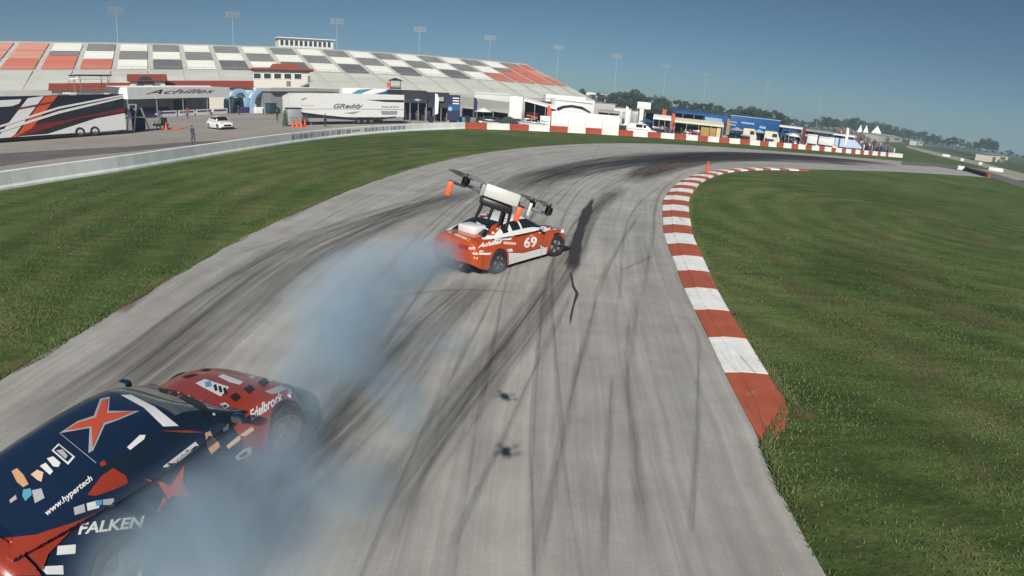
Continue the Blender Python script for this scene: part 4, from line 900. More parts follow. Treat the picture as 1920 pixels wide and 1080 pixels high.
# ================================================================== PADDOCK
def along(A, B): return math.atan2(B.y - A.y, B.x - A.x)
class Face:
    """a vertical front standing on ground pixels a (left) .. b (right); local x along it, y away, z up"""
    def __init__(s, name, a, b, label, cat, group=None, ext=(0, 0), D=None):
        if D is None: s.A, s.B = G(*a), G(*b)
        else: s.A, s.B = AT(*a, D if np.isscalar(D) else D[0]), AT(*b, D if np.isscalar(D) else D[1]); s.A.z = s.B.z = 0
        d = (s.B - s.A).normalized(); s.A, s.B = s.A - d * ext[0], s.B + d * ext[1]
        s.L = (s.B - s.A).length; s.d = d; s.n = Vector((-d.y, d.x, 0)); s.t = thing(name, tuple(s.A), along(s.A, s.B), label, cat, group)
    def at(s, x, y):                      # photo pixel -> (along, height) on the front
        r_ = Vector(ray(x, y)); o = Vector((0, 0, CAMH)); k = (s.A - o).dot(s.n) / r_.dot(s.n); p = o + r_ * k; return ((p - s.A).dot(s.d), p.z)
    def part(s, b, nm, m, parent=None, smooth=None): return b.build(nm, m, parent or s.t, smooth)
    def box(s, nm, lo, hi, m, parent=None, bev=0.0): return MB().box(lo, hi, bev=bev).build(nm, m, parent or s.t, 40 if bev else None)
    def panel(s, nm, pts, m, y=-0.02, th=0.015, clip=None):   # outline in photo pixels laid on the front
        q = [s.at(*p) for p in pts]
        if clip: q = [(min(max(a, clip[0]), clip[1]), min(max(z, clip[2]), clip[3])) for a, z in q]
        return MB().prism(q, y, y + th, 'xz').build(nm, m, s.t)
    def text(s, body, p0, p1, hpx, m, shear=0.0, y=-0.03, bold=0.0, name='lettering'):
        vs, fs = text_polys(body, shear, bold); a, c = s.at(*p0), s.at(*p1); hm = s.at(p0[0], p0[1] - hpx)[1] - a[1]
        me = bpy.data.meshes.new(name); me.from_pydata([(a[0] + (c[0] - a[0]) * u, y, a[1] + (c[1] - a[1]) * u + hm * v) for u, v in vs], [], fs); me.materials.append(m); return link(name, me, s.t)
def small_wheel(parent, x, y, r, w=0.28):
    wh = bpy.data.objects.new('wheel', None); COL.objects.link(wh); wh.parent = parent; wh.location = (x, y, r)
    MB().lathe([(r * 0.55, -w / 2), (r * 0.95, -w / 2), (r, -w * 0.3), (r, w * 0.3), (r * 0.95, w / 2), (r * 0.55, w / 2)], 20, 'y').build('tyre', TYRE, wh, 40)
    MB().lathe([(0.0, -w * 0.40), (r * 0.2, -w * 0.45), (r * 0.3, -w * 0.25), (r * 0.5, -w * 0.3), (r * 0.57, -w * 0.5), (r * 0.57, w * 0.4), (0, w * 0.4)], 16, 'y').build('rim', CHROME, wh, 40)
PURPLE = mat('purple_print', srgb(70, 48, 96), 0.6, var=0.2, scale=1); LBLUE = mat('pale_blue_cloth', srgb(142, 176, 206), 0.7, var=0.1); TEAL = mat('teal_print', srgb(60, 140, 160), 0.6, var=0.2)
VBLUE = mat('blue_vinyl', srgb(34, 80, 132), 0.45, var=0.18, scale=0.6); DBLUE = mat('dark_blue', srgb(24, 40, 78), 0.6, var=0.25); YELLOW = mat('yellow_print', srgb(168, 134, 70), 0.6, var=0.2, scale=2); SHADE = mat('charcoal_cloth', (0.035, 0.038, 0.045), 0.75, var=0.3)
WCLOTH = mat('white_cloth', (0.78, 0.78, 0.76), 0.75, var=0.08, scale=0.8); GCLOTH = mat('grey_cloth', (0.34, 0.34, 0.32), 0.8, var=0.12, scale=0.6); CCLOTH = mat('cream_cloth', (0.68, 0.64, 0.52), 0.75, var=0.08); ORC = mat('cone_orange', srgb(222, 86, 40), 0.55, var=0.1)
GREEN = mat('dark_green', (0.03, 0.08, 0.035), 0.7, var=0.3); TRWHITE = paint('trailer_white', (0.76, 0.76, 0.75), 0.35, 0.3); TRBLACK = paint('trailer_black', (0.020, 0.018, 0.030), 0.3, 0.4); TRORANGE = paint('trailer_orange', srgb(206, 88, 52), 0.35, 0.3); TRRED = paint('trailer_dark_red', srgb(120, 34, 34), 0.35, 0.3)
GREYT = mat('print_grey', (0.16, 0.16, 0.17), 0.6); SILV = mat('silver_metal', (0.55, 0.55, 0.56), 0.35, 0.6, var=0.08)

# ------------------------------------------------------------------ black, white and orange transporter by the wall
f = Face('race_trailer', (0, 268.5), (238, 251), 'black race trailer with slanted white and orange stripes parked on the lane', 'trailer', ext=(6.5, 0)); cl = (0.02, f.L - 0.02, 0.45, 4.08)
f.box('body', (0, 0, 0.42), (f.L, 2.6, 4.1), TRBLACK, bev=0.06)
f.panel('livery_panel', [(-20, 262), (90, 251), (180, 222), (237, 212), (237, 246), (140, 252), (20, 262)], TRWHITE, clip=cl)
f.panel('livery_panel', [(20, 259), (70, 232), (120, 226), (236, 202), (236, 210), (150, 222), (60, 250), (30, 260)], TRRED, y=-0.035, clip=cl)
f.panel('livery_panel', [(-10, 262), (0, 252), (52, 184), (82, 180), (28, 252), (20, 262)], TRWHITE, y=-0.04, clip=cl)
f.panel('livery_panel', [(20, 260), (34, 250), (84, 181), (108, 177), (98, 192), (60, 240), (30, 262)], TRORANGE, y=-0.05, clip=cl)
f.panel('livery_stripe', [(-10, 238), (110, 200), (232, 177), (232, 180), (110, 204), (-10, 242)], TRWHITE, y=-0.07, clip=cl); f.panel('livery_stripe', [(-10, 247), (110, 208), (232, 181), (232, 184), (110, 213), (-10, 251)], TRWHITE, y=-0.07, clip=cl)
f.panel('livery_stripe', [(30, 203), (100, 190), (100, 193), (30, 206)], TRRED, y=-0.07, clip=cl)
f.panel('logo_patch', [(-20, 196), (2, 188), (40, 186), (36, 194), (22, 199), (-18, 202)], TRWHITE, y=-0.03, clip=cl)
for k in range(6): f.panel('window', [(92 + k * 21, 206 - k * 3.6), (110 + k * 21, 202 - k * 3.6), (108 + k * 21, 214 - k * 3.2), (90 + k * 21, 219 - k * 3.4)], DARKGL, y=-0.03, clip=cl)
for x in (150, 178): small_wheel(f.t, f.at(x, 247)[0], 0.10, 0.50)
f.box('skirt', (0.3, 0.05, 0.22), (f.L - 4.6, 2.5, 0.42), BLKPL); f.box('rear_bumper', (f.L - 0.3, 0.1, 0.3), (f.L + 0.12, 2.5, 0.42), GREYM)
for y in (0.3, 1.0, 1.7): f.box('roof_vent', (f.L * 0.72, y, 4.1), (f.L * 0.72 + 0.6, y + 0.5, 4.35), WHITE)
f.box('roof_deck_frame', (f.L * 0.66, 0.4, 4.1), (f.L * 0.9, 2.2, 4.2), GREYM)
# a viewing platform with a black roof stands behind it
f = Face('viewing_platform', (158, 228), (212, 225), 'open viewing platform with flat black roof rising behind the black race trailer', 'platform')
z1 = f.at(180, 178)[1]; z2 = f.at(180, 142)[1]
for x in (0.1, f.L - 0.2):
    for y in (0.1, 2.2): f.box('post', (x, y, 0), (x + 0.1, y + 0.1, z2), GREYM)
f.box('deck', (0, 0, z1 - 0.25), (f.L, 2.4, z1 - 0.1), GREYM); f.box('roof', (-0.4, -0.3, z2), (f.L + 0.4, 2.8, z2 + 0.16), BLACK); f.box('roof_edge', (-0.3, -0.2, z2 - 0.5), (f.L + 0.3, 2.7, z2 - 0.32), WCLOTH)
for k in range(3): f.box('rail', (0, 0, z1 + 0.25 + k * 0.35), (f.L, 0.05, z1 + 0.31 + k * 0.35), GREYM)

# ------------------------------------------------------------------ white Achilles awning
f = Face('team_awning', (243, 224), (432, 213.5), 'long white team awning with black Achilles lettering in front of a grey trailer', 'awning')
zt_, zm = f.at(330, 161)[1], f.at(330, 184)[1]
b = MB(); b.prism([(0, zm), (2.6, zm + 0.2), (5.2, zt_ + 0.1), (5.2, zt_ - 0.1), (0.0, zt_ - 0.25)], 0, f.L, 'yz'); f.part(b, 'canopy', WCLOTH)
f.box('valance', (0, -0.06, zm), (f.L, 0.0, zt_ - 0.22), WCLOTH); f.text('Achilles', (272, 176.5), (402, 174), 8.5, BLACK, shear=0.6, y=-0.09)
for k in range(5): x = f.L * k / 4; f.box('post', (x - 0.06, 0.02, 0), (x + 0.06, 0.14, zm), SILV)
f.box('trailer_wall', (0.3, 5.2, 0.5), (f.L - 0.3, 7.6, zm + 0.3), GCLOTH); f.box('doorway', (f.L * 0.60, 5.1, 0.3), (f.L * 0.72, 5.21, zm - 0.4), BLACK); f.box('purple_stripe', (0.4, 5.08, 0.9), (f.L * 0.55, 5.19, 1.6), PURPLE)
for k in range(4): x = f.L * (0.28 + k * 0.18); b = MB(); b.box((x, 0.4, 0.05), (x + f.L * 0.165, 0.45, 1.05)); o = f.part(b, 'banner_panel', WCLOTH); MB().box((x + 0.3, 0.36, 0.62), (x + f.L * 0.15, 0.395, 0.85)).build('banner_print', PURPLE, o)
f.box('counter', (f.L * 0.06, 1.0, 0.0), (f.L * 0.26, 1.8, 1.0), PURPLE)
# ------------------------------------------------------------------ pale blue arched tents
for (x0, x1, lab, low) in ((434, 470, 'pale blue arched tent with purple skirt beside the white awning', PURPLE), (472, 514, 'pale blue arched tent with white counter next to the yellow kiosk', WCLOTH)):
    f = Face('arched_tent', (x0, 212.5), (x1, 211.5), lab, 'tent', 'pale blue arched tents'); H_ = f.at((x0 + x1) / 2, 166)[1]; L_ = f.L
    n = 14
    for y0, y1, zz in ((0.0, 0.9, 1.0), (2.6, 3.4, 0.94)):
        b = MB(); pts = [(L_ / 2 - math.cos(math.pi * k / n) * L_ / 2, H_ * zz * math.sin(math.pi * k / n) ** 0.55) for k in range(n + 1)]; inn = [(L_ / 2 + (p[0] - L_ / 2) * 0.72, p[1] * 0.84) for p in pts]
        for k in range(n):
            for y in (y0, y1): b.face([(pts[k][0], y, pts[k][1]), (pts[k + 1][0], y, pts[k + 1][1]), (inn[k + 1][0], y, inn[k + 1][1]), (inn[k][0], y, inn[k][1])])
            b.face([(pts[k][0], y0, pts[k][1]), (pts[k + 1][0], y0, pts[k + 1][1]), (pts[k + 1][0], y1, pts[k + 1][1]), (pts[k][0], y1, pts[k][1])]); b.face([(inn[k][0], y0, inn[k][1]), (inn[k + 1][0], y0, inn[k + 1][1]), (inn[k + 1][0], y1, inn[k + 1][1]), (inn[k][0], y1, inn[k][1])])
        f.part(b, 'arch', LBLUE, smooth=40)
    b = MB(); b.prism([(L_ * 0.12, H_ * 0.62), (L_ * 0.30, H_ * 0.86), (L_ * 0.5, H_ * 0.80), (L_ * 0.72, H_ * 0.84), (L_ * 0.88, H_ * 0.60), (L_ * 0.5, H_ * 0.66)], 0.95, 2.5, 'xz'); f.part(b, 'canopy', WCLOTH)
    f.box('back_wall', (L_ * 0.12, 2.7, 0), (L_ * 0.88, 2.75, H_ * 0.62), LBLUE); f.box('back_print', (L_ * 0.25, 2.62, H_ * 0.30), (L_ * 0.8, 2.69, H_ * 0.48), DBLUE); f.box('counter', (L_ * 0.1, -0.3, 0), (L_ * 0.92, 0.5, 1.15), low, bev=0.03)
f = Face('kiosk', (515, 203), (538, 202.5), 'small dark kiosk with yellow roof edge between the tents and the white trailer', 'kiosk')
H_ = f.at(526, 178)[1]; f.box('body', (0, 0.3, 0), (f.L, 2.4, H_ - 0.8), mat('dark_brown', (0.035, 0.018, 0.012), 0.7)); f.box('roof', (-0.2, 0, H_ - 0.8), (f.L + 0.2, 2.6, H_), YELLOW, bev=0.05); f.box('counter', (0, 0.0, 0.9), (f.L, 0.3, 1.0), CREAM)
f = Face('wheeled_bin', (505, 214), (519, 213.5), 'dark teal wheeled bin beside the pale blue tent', 'bin'); f.box('body', (0, 0, 0.1), (f.L, 1.2, 1.9), mat('bin_teal', (0.02, 0.07, 0.085), 0.6), bev=0.08); f.box('lid', (-0.05, -0.05, 1.9), (f.L + 0.05, 1.25, 2.02), DBLUE)

# ------------------------------------------------------------------ white GReddy trailer
f = Face('race_trailer', (545, 235.5), (757, 232), 'long white GReddy race trailer with three axles behind the wall', 'trailer'); cl = (0.02, f.L - 0.02, 0.3, 4.06)
L_ = f.L; b = MB(); b.prism([(0, 1.55), (0, 3.7), (0.9, 4.1), (L_, 4.1), (L_, 0.95), (L_ * 0.62, 0.95), (L_ * 0.22, 1.0), (1.2, 1.55)], 0, 2.6, 'xz'); f.part(b, 'body', TRWHITE)
f.box('skirt', (L_ * 0.14, 0.06, 0.42), (L_ * 0.56, 2.5, 0.90), SILV); f.box('skirt', (L_ * 0.80, 0.06, 0.42), (L_ - 0.05, 2.5, 0.90), SILV)
f.panel('lower_edge', [(563, 210), (610, 216), (667, 221.5), (700, 222), (742, 218), (742, 220), (705, 225), (665, 225), (604, 221), (570, 216)], BLACK, clip=cl); f.panel('roof_edge', [(686, 187), (757, 187.5), (757, 192), (720, 191)], BLACK, clip=cl)
f.panel('seam', [(546, 204.2), (757, 205), (757, 205.7), (546, 204.9)], GREYT, clip=cl)
f.text('GReddy', (625, 202.5), (681, 202.5), 8, GREYT, shear=0.4, bold=0.03); f.text('FALKEN', (716, 202.5), (748, 202.5), 4, GREYT, shear=0.15)
f.panel('faded_print', [(645, 212), (668, 209), (676, 209), (662, 214)], SILV, clip=cl); f.panel('faded_print', [(714, 208), (745, 208), (744, 215), (716, 215)], SILV, clip=cl); f.panel('faded_print', [(565, 197), (590, 197), (590, 199), (565, 199)], PEACH, clip=cl); f.panel('wedge_mark', [(564, 187), (572, 183.5), (576, 183.5), (567, 188)], GREYT, clip=cl)
for x in (672, 684, 696): small_wheel(f.t, f.at(x, 229)[0], 0.12, 0.48)
f.box('underside', (L_ * 0.14, 0.4, 0.25), (L_ - 0.1, 2.2, 0.44), BLACK); f.box('landing_leg', (L_ * 0.17, 0.3, 0), (L_ * 0.18, 0.45, 1.0), GREYM); f.box('tow_step', (L_, 0.2, 0.35), (L_ + 0.35, 2.4, 0.5), GREYM)
# clutter in front of it
f = Face('generator_box', (541, 237), (566, 236.5), 'plain grey metal generator box standing at the end of the white trailer', 'generator'); f.box('housing', (0, 0, 0.15), (f.L, 1.5, 2.15), SILV, bev=0.04); f.box('lid', (-0.05, -0.04, 2.16), (f.L + 0.05, 1.54, 2.28), BLACK)
for k in range(4): f.box('louvre', (0.3, -0.03, 0.5 + k * 0.2), (f.L - 0.4, -0.005, 0.6 + k * 0.2), GREYM)
f = Face('stacked_cones', (529, 237), (540, 237), 'tall dark green stack of traffic cones beside the grey generator', 'cones'); b = MB()
for k in range(5): b.lathe([(0.42 - k * 0.055, k * 0.34), (0.36 - k * 0.05, k * 0.34 + 0.06), (0.16 - k * 0.015, k * 0.34 + 0.62), (0.0, k * 0.34 + 0.64)], 14, M=Matrix.Translation((f.L / 2, 0, 0)))
f.part(b, 'cone_stack', GREEN, smooth=40)
def cone(p, h, label, m=None, group=None):
    t = thing('traffic_cone', tuple(p), random.uniform(0, 3), label, 'cone', group)
    MB().lathe([(h * 0.20, 0.05), (h * 0.19, 0.07), (h * 0.045, h), (0.0, h)], 18).build('cone', m or ORC, t, 40); MB().box((-h * 0.27, -h * 0.27, 0), (h * 0.27, h * 0.27, 0.05), bev=0.015).build('base', m or ORC, t, 40); return t
for x, y, w_ in ((549, 238, 'just left of a toppled one'), (557, 238.5, 'at the corner of the grey generator'), (565, 238.5, 'between the generator and the white trailer'), (572, 237.5, 'tight against the white trailer skirt')):
    cone(G(x, y), 0.95, 'orange traffic cone ' + w_.replace('left of a toppled one', 'beside the green cone stack'), group='cones by the white trailer')
# ------------------------------------------------------------------ lift, pit cart and gear between the trailers
f = Face('equipment_rack', (250, 247.5), (283, 245), 'pale A-frame equipment rack holding black gear beside the black trailer', 'rack'); H_ = f.at(262, 196)[1]
b = MB()
for y in (0.0, 1.4): b.tube((0.1, y, 0), (f.L * 0.30, y, H_), 0.09, n=6); b.tube((f.L * 0.95, y, 0), (f.L * 0.55, y, H_ * 0.86), 0.09, n=6)
b.tube((f.L * 0.18, 0, H_ * 0.55), (f.L * 0.78, 0, H_ * 0.5), 0.07, n=6); b.tube((f.L * 0.3, 0, H_), (f.L * 0.3, 1.4, H_), 0.07, n=6); b.tube((f.L * 0.55, 0, H_ * 0.86), (f.L * 0.55, 1.4, H_ * 0.86), 0.07, n=6); f.part(b, 'frame', SILV, smooth=40)
f.box('tarpaulin', (f.L * 0.25, 0.3, 0.1), (f.L * 0.85, 1.2, H_ * 0.5), DBLUE, bev=0.2); f.box('crate', (f.L * 0.3, 0.25, H_ * 0.55), (f.L * 0.6, 1.2, H_ * 0.78), BLACK, bev=0.05)
f = Face('pit_cart', (292, 244), (319, 242.5), 'low black pit cart loaded with gear on the concrete', 'cart'); b = MB(); b.box((0.1, 0, 0.45), (f.L - 0.1, 1.1, 0.65)); f.part(b, 'deck', BLACK)
for x in (0.4, f.L - 0.45): small_wheel(f.t, x, 0.05, 0.28, 0.12)
f.box('engine', (f.L * 0.55, 0.2, 0.65), (f.L * 0.9, 0.9, 1.35), BLACK, bev=0.12); f.box('battery', (f.L * 0.1, 0.2, 0.65), (f.L * 0.35, 0.8, 1.0), GREYM, bev=0.04); b = MB(); b.path([(f.L * 0.5, 0.5, 0.65), (f.L * 0.45, 0.5, 1.4), (f.L * 0.7, 0.5, 1.7)], 0.04); f.part(b, 'handle', SILV, smooth=40)
cone(G(312, 243.5), 0.9, 'orange traffic cone standing at the end of the black pit cart')
f = Face('hose_reel', (318, 242), (342, 241.5), 'flat orange hose lying coiled on the concrete by the pit cart', 'hose'); b = MB(); pts = [(f.L / 2 + math.cos(a) * (0.9 - a * 0.02), math.sin(a) * (0.6 - a * 0.012), 0.06) for a in np.linspace(0, 12.5, 50)]; b.path(pts, 0.06, 6); f.part(b, 'hose', ORC, smooth=60)

# ------------------------------------------------------------------ red-roofed buildings in front of the stand
def redroof(name, x0, x1, yeave, yridge, D, label, over=0.5):
    f = Face(name, (x0, yeave), (x1, yeave), label, 'building', D=D); ze, zr_ = AT((x0 + x1) / 2, yeave, D).z, AT((x0 + x1) / 2, yridge, D).z
    f.box('wall', (0, 0.4, 0), (f.L, 8, ze), CREAM); b = MB(); b.prism([(-0.2, ze - 0.1), (4.0, zr_), (8.6, ze - 0.1), (4.0, zr_ - 0.25)], -over, f.L + over, 'yz'); f.part(b, 'roof', REDR)
    for k in range(int(f.L / 3)): o = f.box('window', (1 + k * 3, 0.34, ze - 1.9), (2.4 + k * 3, 0.41, ze - 0.7), DARKGL)
    return f
redroof('pit_building', 96, 243, 168, 155, 128, 'low pit building with plain red roof behind the black trailer')
redroof('pit_building', 312, 474, 163.5, 150.5, 128, 'long pit building with red roof above the Achilles awning')
f = redroof('ticket_hall', 243, 309, 151, 138, 124, 'taller red hip-roofed hall with an arched window over the awning'); b = MB(); pts = [(f.L * 0.45 + math.cos(a) * 1.5, 5.6 + math.sin(a) * 1.5) for a in np.linspace(0, math.pi, 12)]; b.prism(pts, 0.2, 0.33, 'xz'); f.part(b, 'arched_window', DARKGL)
f = Face('control_tower', (473, 162), (584, 163), 'white two-storey race control building with red roof and five dark windows', 'building', D=122); z_ = lambda y: AT(528, y, 122).z
f.box('wall', (0.3, 0, 0), (f.L - 0.4, 8, z_(131)), CREAM); b = MB(); b.prism([(-0.6, z_(131)), (0.2, z_(127.5)), (f.L * 0.3, z_(127)), (f.L * 0.35, z_(120)), (f.L * 0.75, z_(120)), (f.L * 0.80, z_(126)), (f.L + 0.2, z_(128)), (f.L + 0.6, z_(131.5))], -0.8, 8.6, 'xz'); f.part(b, 'roof', REDR)
f.box('fascia', (0, -0.3, z_(135)), (f.L - 0.2, -0.02, z_(131.2)), GCLOTH)
for k in range(5): a = f.at(475 + k * 19, 148)[0]; c = f.at(490 + k * 19, 148)[0]; o = f.box('window', (a, -0.08, z_(148.5)), (c, 0.02, z_(137)), WHITE); f.box('pane', (a + 0.12, -0.12, z_(148.5) + 0.12), (c - 0.12, -0.085, z_(137) - 0.12), DARKGL, parent=o)
f.box('door', (f.at(537, 155)[0], -0.06, z_(161.5)), (f.at(545, 155)[0], 0.02, z_(152)), GREYT); f.box('stair_door', (f.at(577, 150)[0], -0.06, z_(153)), (f.at(582, 150)[0], 0.02, z_(141)), GREYT)
b = MB(); b.prism([(f.at(560, 160)[0], z_(163)), (f.at(586, 160)[0], z_(150)), (f.at(586, 160)[0], z_(152)), (f.at(566, 160)[0], z_(163))], -1.4, -0.3, 'xz'); f.part(b, 'outside_stair', GREYM)
# long grey terrace roof and hedge behind the trailers
f = Face('pit_terrace', (510, 176), (760, 176), 'long low grey-roofed terrace stretching behind the trailers', 'building', D=(116, 132)); z_ = lambda y: AT(600, y, 120).z
f.box('wall', (0, 0.4, 0), (f.L, 6, z_(172)), GREYM); f.box('roof', (-0.4, -0.6, z_(172)), (f.L + 0.4, 6.5, z_(166)), GCLOTH); f.box('parapet', (-0.4, -0.65, z_(166)), (f.L + 0.4, -0.55, z_(164)), WHITE)
f = Face('parked_green_truck', (572, 179), (622, 180), 'dark green canopied truck behind the white trailer roof', 'truck', D=108); z_ = lambda y: AT(597, y, 108).z; f.box('canopy', (0, 0, 1.2), (f.L, 2.4, z_(171)), GREEN, bev=0.1); f.box('cab', (f.L + 0.05, 0.1, 0.6), (f.L + 1.7, 2.3, z_(174)), WHITE, bev=0.15)
for x in (0.7, f.L - 0.6, f.L + 1.0): small_wheel(f.t, x, 0.0, 0.45)
f.box('chassis', (0, 0.2, 0.6), (f.L + 1.6, 2.2, 1.15), BLACK)
# ------------------------------------------------------------------ teal and blue transporter behind
f = Face('transporter', (642, 205), (760, 206), 'white transporter with teal and blue swoosh behind the GReddy trailer', 'trailer', D=(96, 99)); cl = (0.05, f.L - 0.05, 0.9, f.at(700, 166)[1] - 0.05); H_ = f.at(700, 166)[1]
f.box('body', (0, 0, 0.9), (f.L, 2.6, H_), TRWHITE, bev=0.05); f.panel('livery_panel', [(660, 186), (720, 172), (728, 168), (728, 178), (690, 186)], VBLUE, clip=cl); f.panel('livery_panel', [(655, 178), (672, 168), (700, 166), (680, 174), (662, 182)], TEAL, clip=cl); f.panel('livery_panel', [(726, 167), (760, 168), (760, 186), (720, 186), (728, 178)], BLACK, clip=cl, y=-0.03)
for x in (f.L * 0.7, f.L * 0.78): small_wheel(f.t, x, 0.1, 0.5)
f.box('chassis', (0.3, 0.3, 0.5), (f.L - 0.3, 2.3, 0.9), BLACK)
# ------------------------------------------------------------------ spotter stand with pointed black roof
f = Face('spotter_stand', (730, 206), (751, 206), 'spotter stand with pointed black roof and orange sign above the trailers', 'tower', D=104); z_ = lambda y: AT(740, y, 104).z; L_ = f.L
for x in (0.05, L_ - 0.15):
    for y in (0.05, 1.6): f.box('post', (x, y, 0), (x + 0.1, y + 0.1, z_(150)), BLACK)
f.box('floor', (0, 0, z_(167) - 0.1), (L_, 1.8, z_(167)), BLACK); b = MB(); b.add([(-0.4, -0.4, z_(151)), (L_ + 0.4, -0.4, z_(151)), (L_ + 0.4, 2.2, z_(151)), (-0.4, 2.2, z_(151)), (L_ / 2, 0.9, z_(145.5))], [(0, 1, 4), (1, 2, 4), (2, 3, 4), (3, 0, 4), (3, 2, 1, 0)]); f.part(b, 'roof', BLACK); f.box('rail', (0, -0.02, z_(162)), (L_, 0.03, z_(161)), BLACK); f.box('sign', (-0.5, -0.04, z_(164)), (0.1, 0.0, z_(155)), TRORANGE); f.box('skirt_panel', (0, 0.0, z_(167) + 0.02), (L_, 0.04, z_(163.5)), SHADE)

# ------------------------------------------------------------------ canopies: a sloped cloth roof, valance, posts and what stands under it
def canopy(x0, x1, yg, ytop, yval, yedge, m, label, depth=5.0, under=BLACK, name='canopy_tent', D=None, peak=None, posts=4, tilt=0.0, back=True):
    """yg ground pixel at the left; ytop back edge, yval front eave, yedge bottom of valance (left-end pixels); the right end follows the horizon"""
    def hz(x): return next(y for y in np.arange(140, 330, 0.5) if ray(x, y)[2] < 0)
    k = hz(x1) - hz(x0); f = Face(name, (x0, yg), (x1, yg + k), label, 'canopy', D=D); z_ = lambda y: f.at(x0 + 0.5, y)[1]
    zt0, zv0, ze0 = z_(ytop), z_(yval), z_(yedge); L_ = f.L
    b = MB()
    if peak is None: b.add([(0, 0, zv0), (L_, 0, zv0 + tilt), (L_, depth, zt0 + tilt), (0, depth, zt0), (0, 0, zv0 - 0.06), (L_, 0, zv0 - 0.06 + tilt), (L_, depth, zt0 - 0.06 + tilt), (0, depth, zt0 - 0.06)], [(0, 1, 2, 3), (7, 6, 5, 4), (0, 4, 5, 1), (1, 5, 6, 2), (2, 6, 7, 3), (3, 7, 4, 0)])
    else:
        n = peak
        for i in range(n):
            a, c = L_ * i / n, L_ * (i + 1) / n; b.add([(a, 0, zv0), (c, 0, zv0), (c, depth, zv0), (a, depth, zv0), ((a + c) / 2, depth / 2, zt0)], [(0, 1, 4), (1, 2, 4), (2, 3, 4), (3, 0, 4)])
    f.part(b, 'roof', m)
    b = MB(); b.prism([(0, ze0), (L_, ze0 + tilt), (L_, zv0 + tilt), (0, zv0)], -0.03, 0.02, 'xz'); f.part(b, 'valance', m)
    for i in range(posts): x = 0.05 + (L_ - 0.15) * i / max(1, posts - 1); f.box('post', (x, 0.03, 0), (x + 0.08, 0.11, max(0.4, ze0 + tilt * i / max(1, posts - 1))), SILV)
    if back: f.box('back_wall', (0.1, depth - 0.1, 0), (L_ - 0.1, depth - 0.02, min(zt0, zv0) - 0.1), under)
    return f
def stuff_under(f, n, mats_, hmax=1.6, y=(0.8, 2.6), nm=('crate', 'cabinet', 'tyre_rack', 'toolbox')):
    for k in range(n):
        x = f.L * (k + 0.2) / n; w_ = f.L / n * random.uniform(0.45, 0.85); yy = random.uniform(*y); f.box(random.choice(nm), (x, yy, 0.0), (x + w_, yy + 0.8, random.uniform(0.6, hmax)), random.choice(mats_), bev=0.04)
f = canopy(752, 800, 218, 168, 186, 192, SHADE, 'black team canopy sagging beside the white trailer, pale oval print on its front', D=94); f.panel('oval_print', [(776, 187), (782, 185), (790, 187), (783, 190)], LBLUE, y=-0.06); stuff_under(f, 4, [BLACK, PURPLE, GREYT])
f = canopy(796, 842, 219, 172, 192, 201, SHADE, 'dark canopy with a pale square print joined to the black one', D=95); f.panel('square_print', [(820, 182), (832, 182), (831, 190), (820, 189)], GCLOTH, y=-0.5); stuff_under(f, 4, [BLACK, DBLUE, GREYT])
f = Face('tow_vehicle', (772, 196), (800, 197), 'white van roof and windscreen showing over the black canopy', 'van', D=103); z_ = lambda y: f.at(786, y)[1]; b = MB(); b.prism([(0, 0.5), (0, z_(176)), (f.L * 0.6, z_(172)), (f.L * 0.85, z_(173)), (f.L, z_(184)), (f.L, 0.5)], 0, 2.0, 'xz'); f.part(b, 'body', WHITE); f.box('side_glass', (f.L * 0.2, -0.03, z_(181)), (f.L * 0.8, -0.005, z_(176.5)), DARKGL)
for x in (f.L * 0.2, f.L * 0.8): small_wheel(f.t, x, 0.05, 0.36)
f = Face('banner_board', (838, 221), (862, 222), 'upright blue banner board with white bars and disc between canopies', 'banner', D=91); H_ = f.at(850, 178)[1]; f.box('board', (0, 0, 0.4), (f.L, 0.12, H_), DBLUE)
for k in range(3): f.panel('white_bar', [(849, 183 + k * 5), (861, 183.5 + k * 5), (861, 185.5 + k * 5), (849, 185 + k * 5)], WCLOTH)
f.panel('blue_field', [(840, 196), (862, 197), (862, 207), (840, 206)], VBLUE, y=-0.03); q = f.at(844, 204); b = MB(); b.prism([(q[0] + 0.33 * math.cos(a), q[1] + 0.33 * math.sin(a)) for a in np.linspace(0, 6.28, 20)[:-1]], -0.07, -0.05, 'xz'); f.part(b, 'disc', LBLUE)
for x in (0.1, f.L - 0.2): f.box('leg', (x, -0.3, 0), (x + 0.1, 0.5, 0.4), GREYM)
def barrel(x, y, r, h, m, label, name='waste_barrel'):
    p = G(x, y); t = thing(name, tuple(p), 0, label, 'barrel'); MB().lathe([(0, 0), (r, 0), (r * 1.03, h * 0.3), (r, h * 0.32), (r * 1.03, h * 0.66), (r, h * 0.68), (r, h), (r * 0.9, h), (r * 0.9, h - 0.06), (0, h - 0.06)], 20).build('drum', m, t, 40); MB().lathe([(0, h - 0.03), (r * 0.86, h - 0.03), (r * 0.86, h - 0.05)], 20).build('lining', BLACK, t); return t
barrel(846, 229, 0.85, 1.45, STC, 'round grey concrete barrel below the blue banner board'); barrel(825, 221, 0.42, 1.0, YELLOW, 'yellow drum standing in front of the dark canopy'); barrel(868, 230, 0.6, 0.9, TEAL, 'short teal tub next to the grey concrete barrel', 'water_tub')
f = canopy(862, 955, 226, 181, 197, 202, GCLOTH, 'wide grey sloped awning on pale posts over a dark workshop', depth=6, D=96, tilt=-0.55); stuff_under(f, 6, [SHADE, BLACK, GREYT, TEAL])
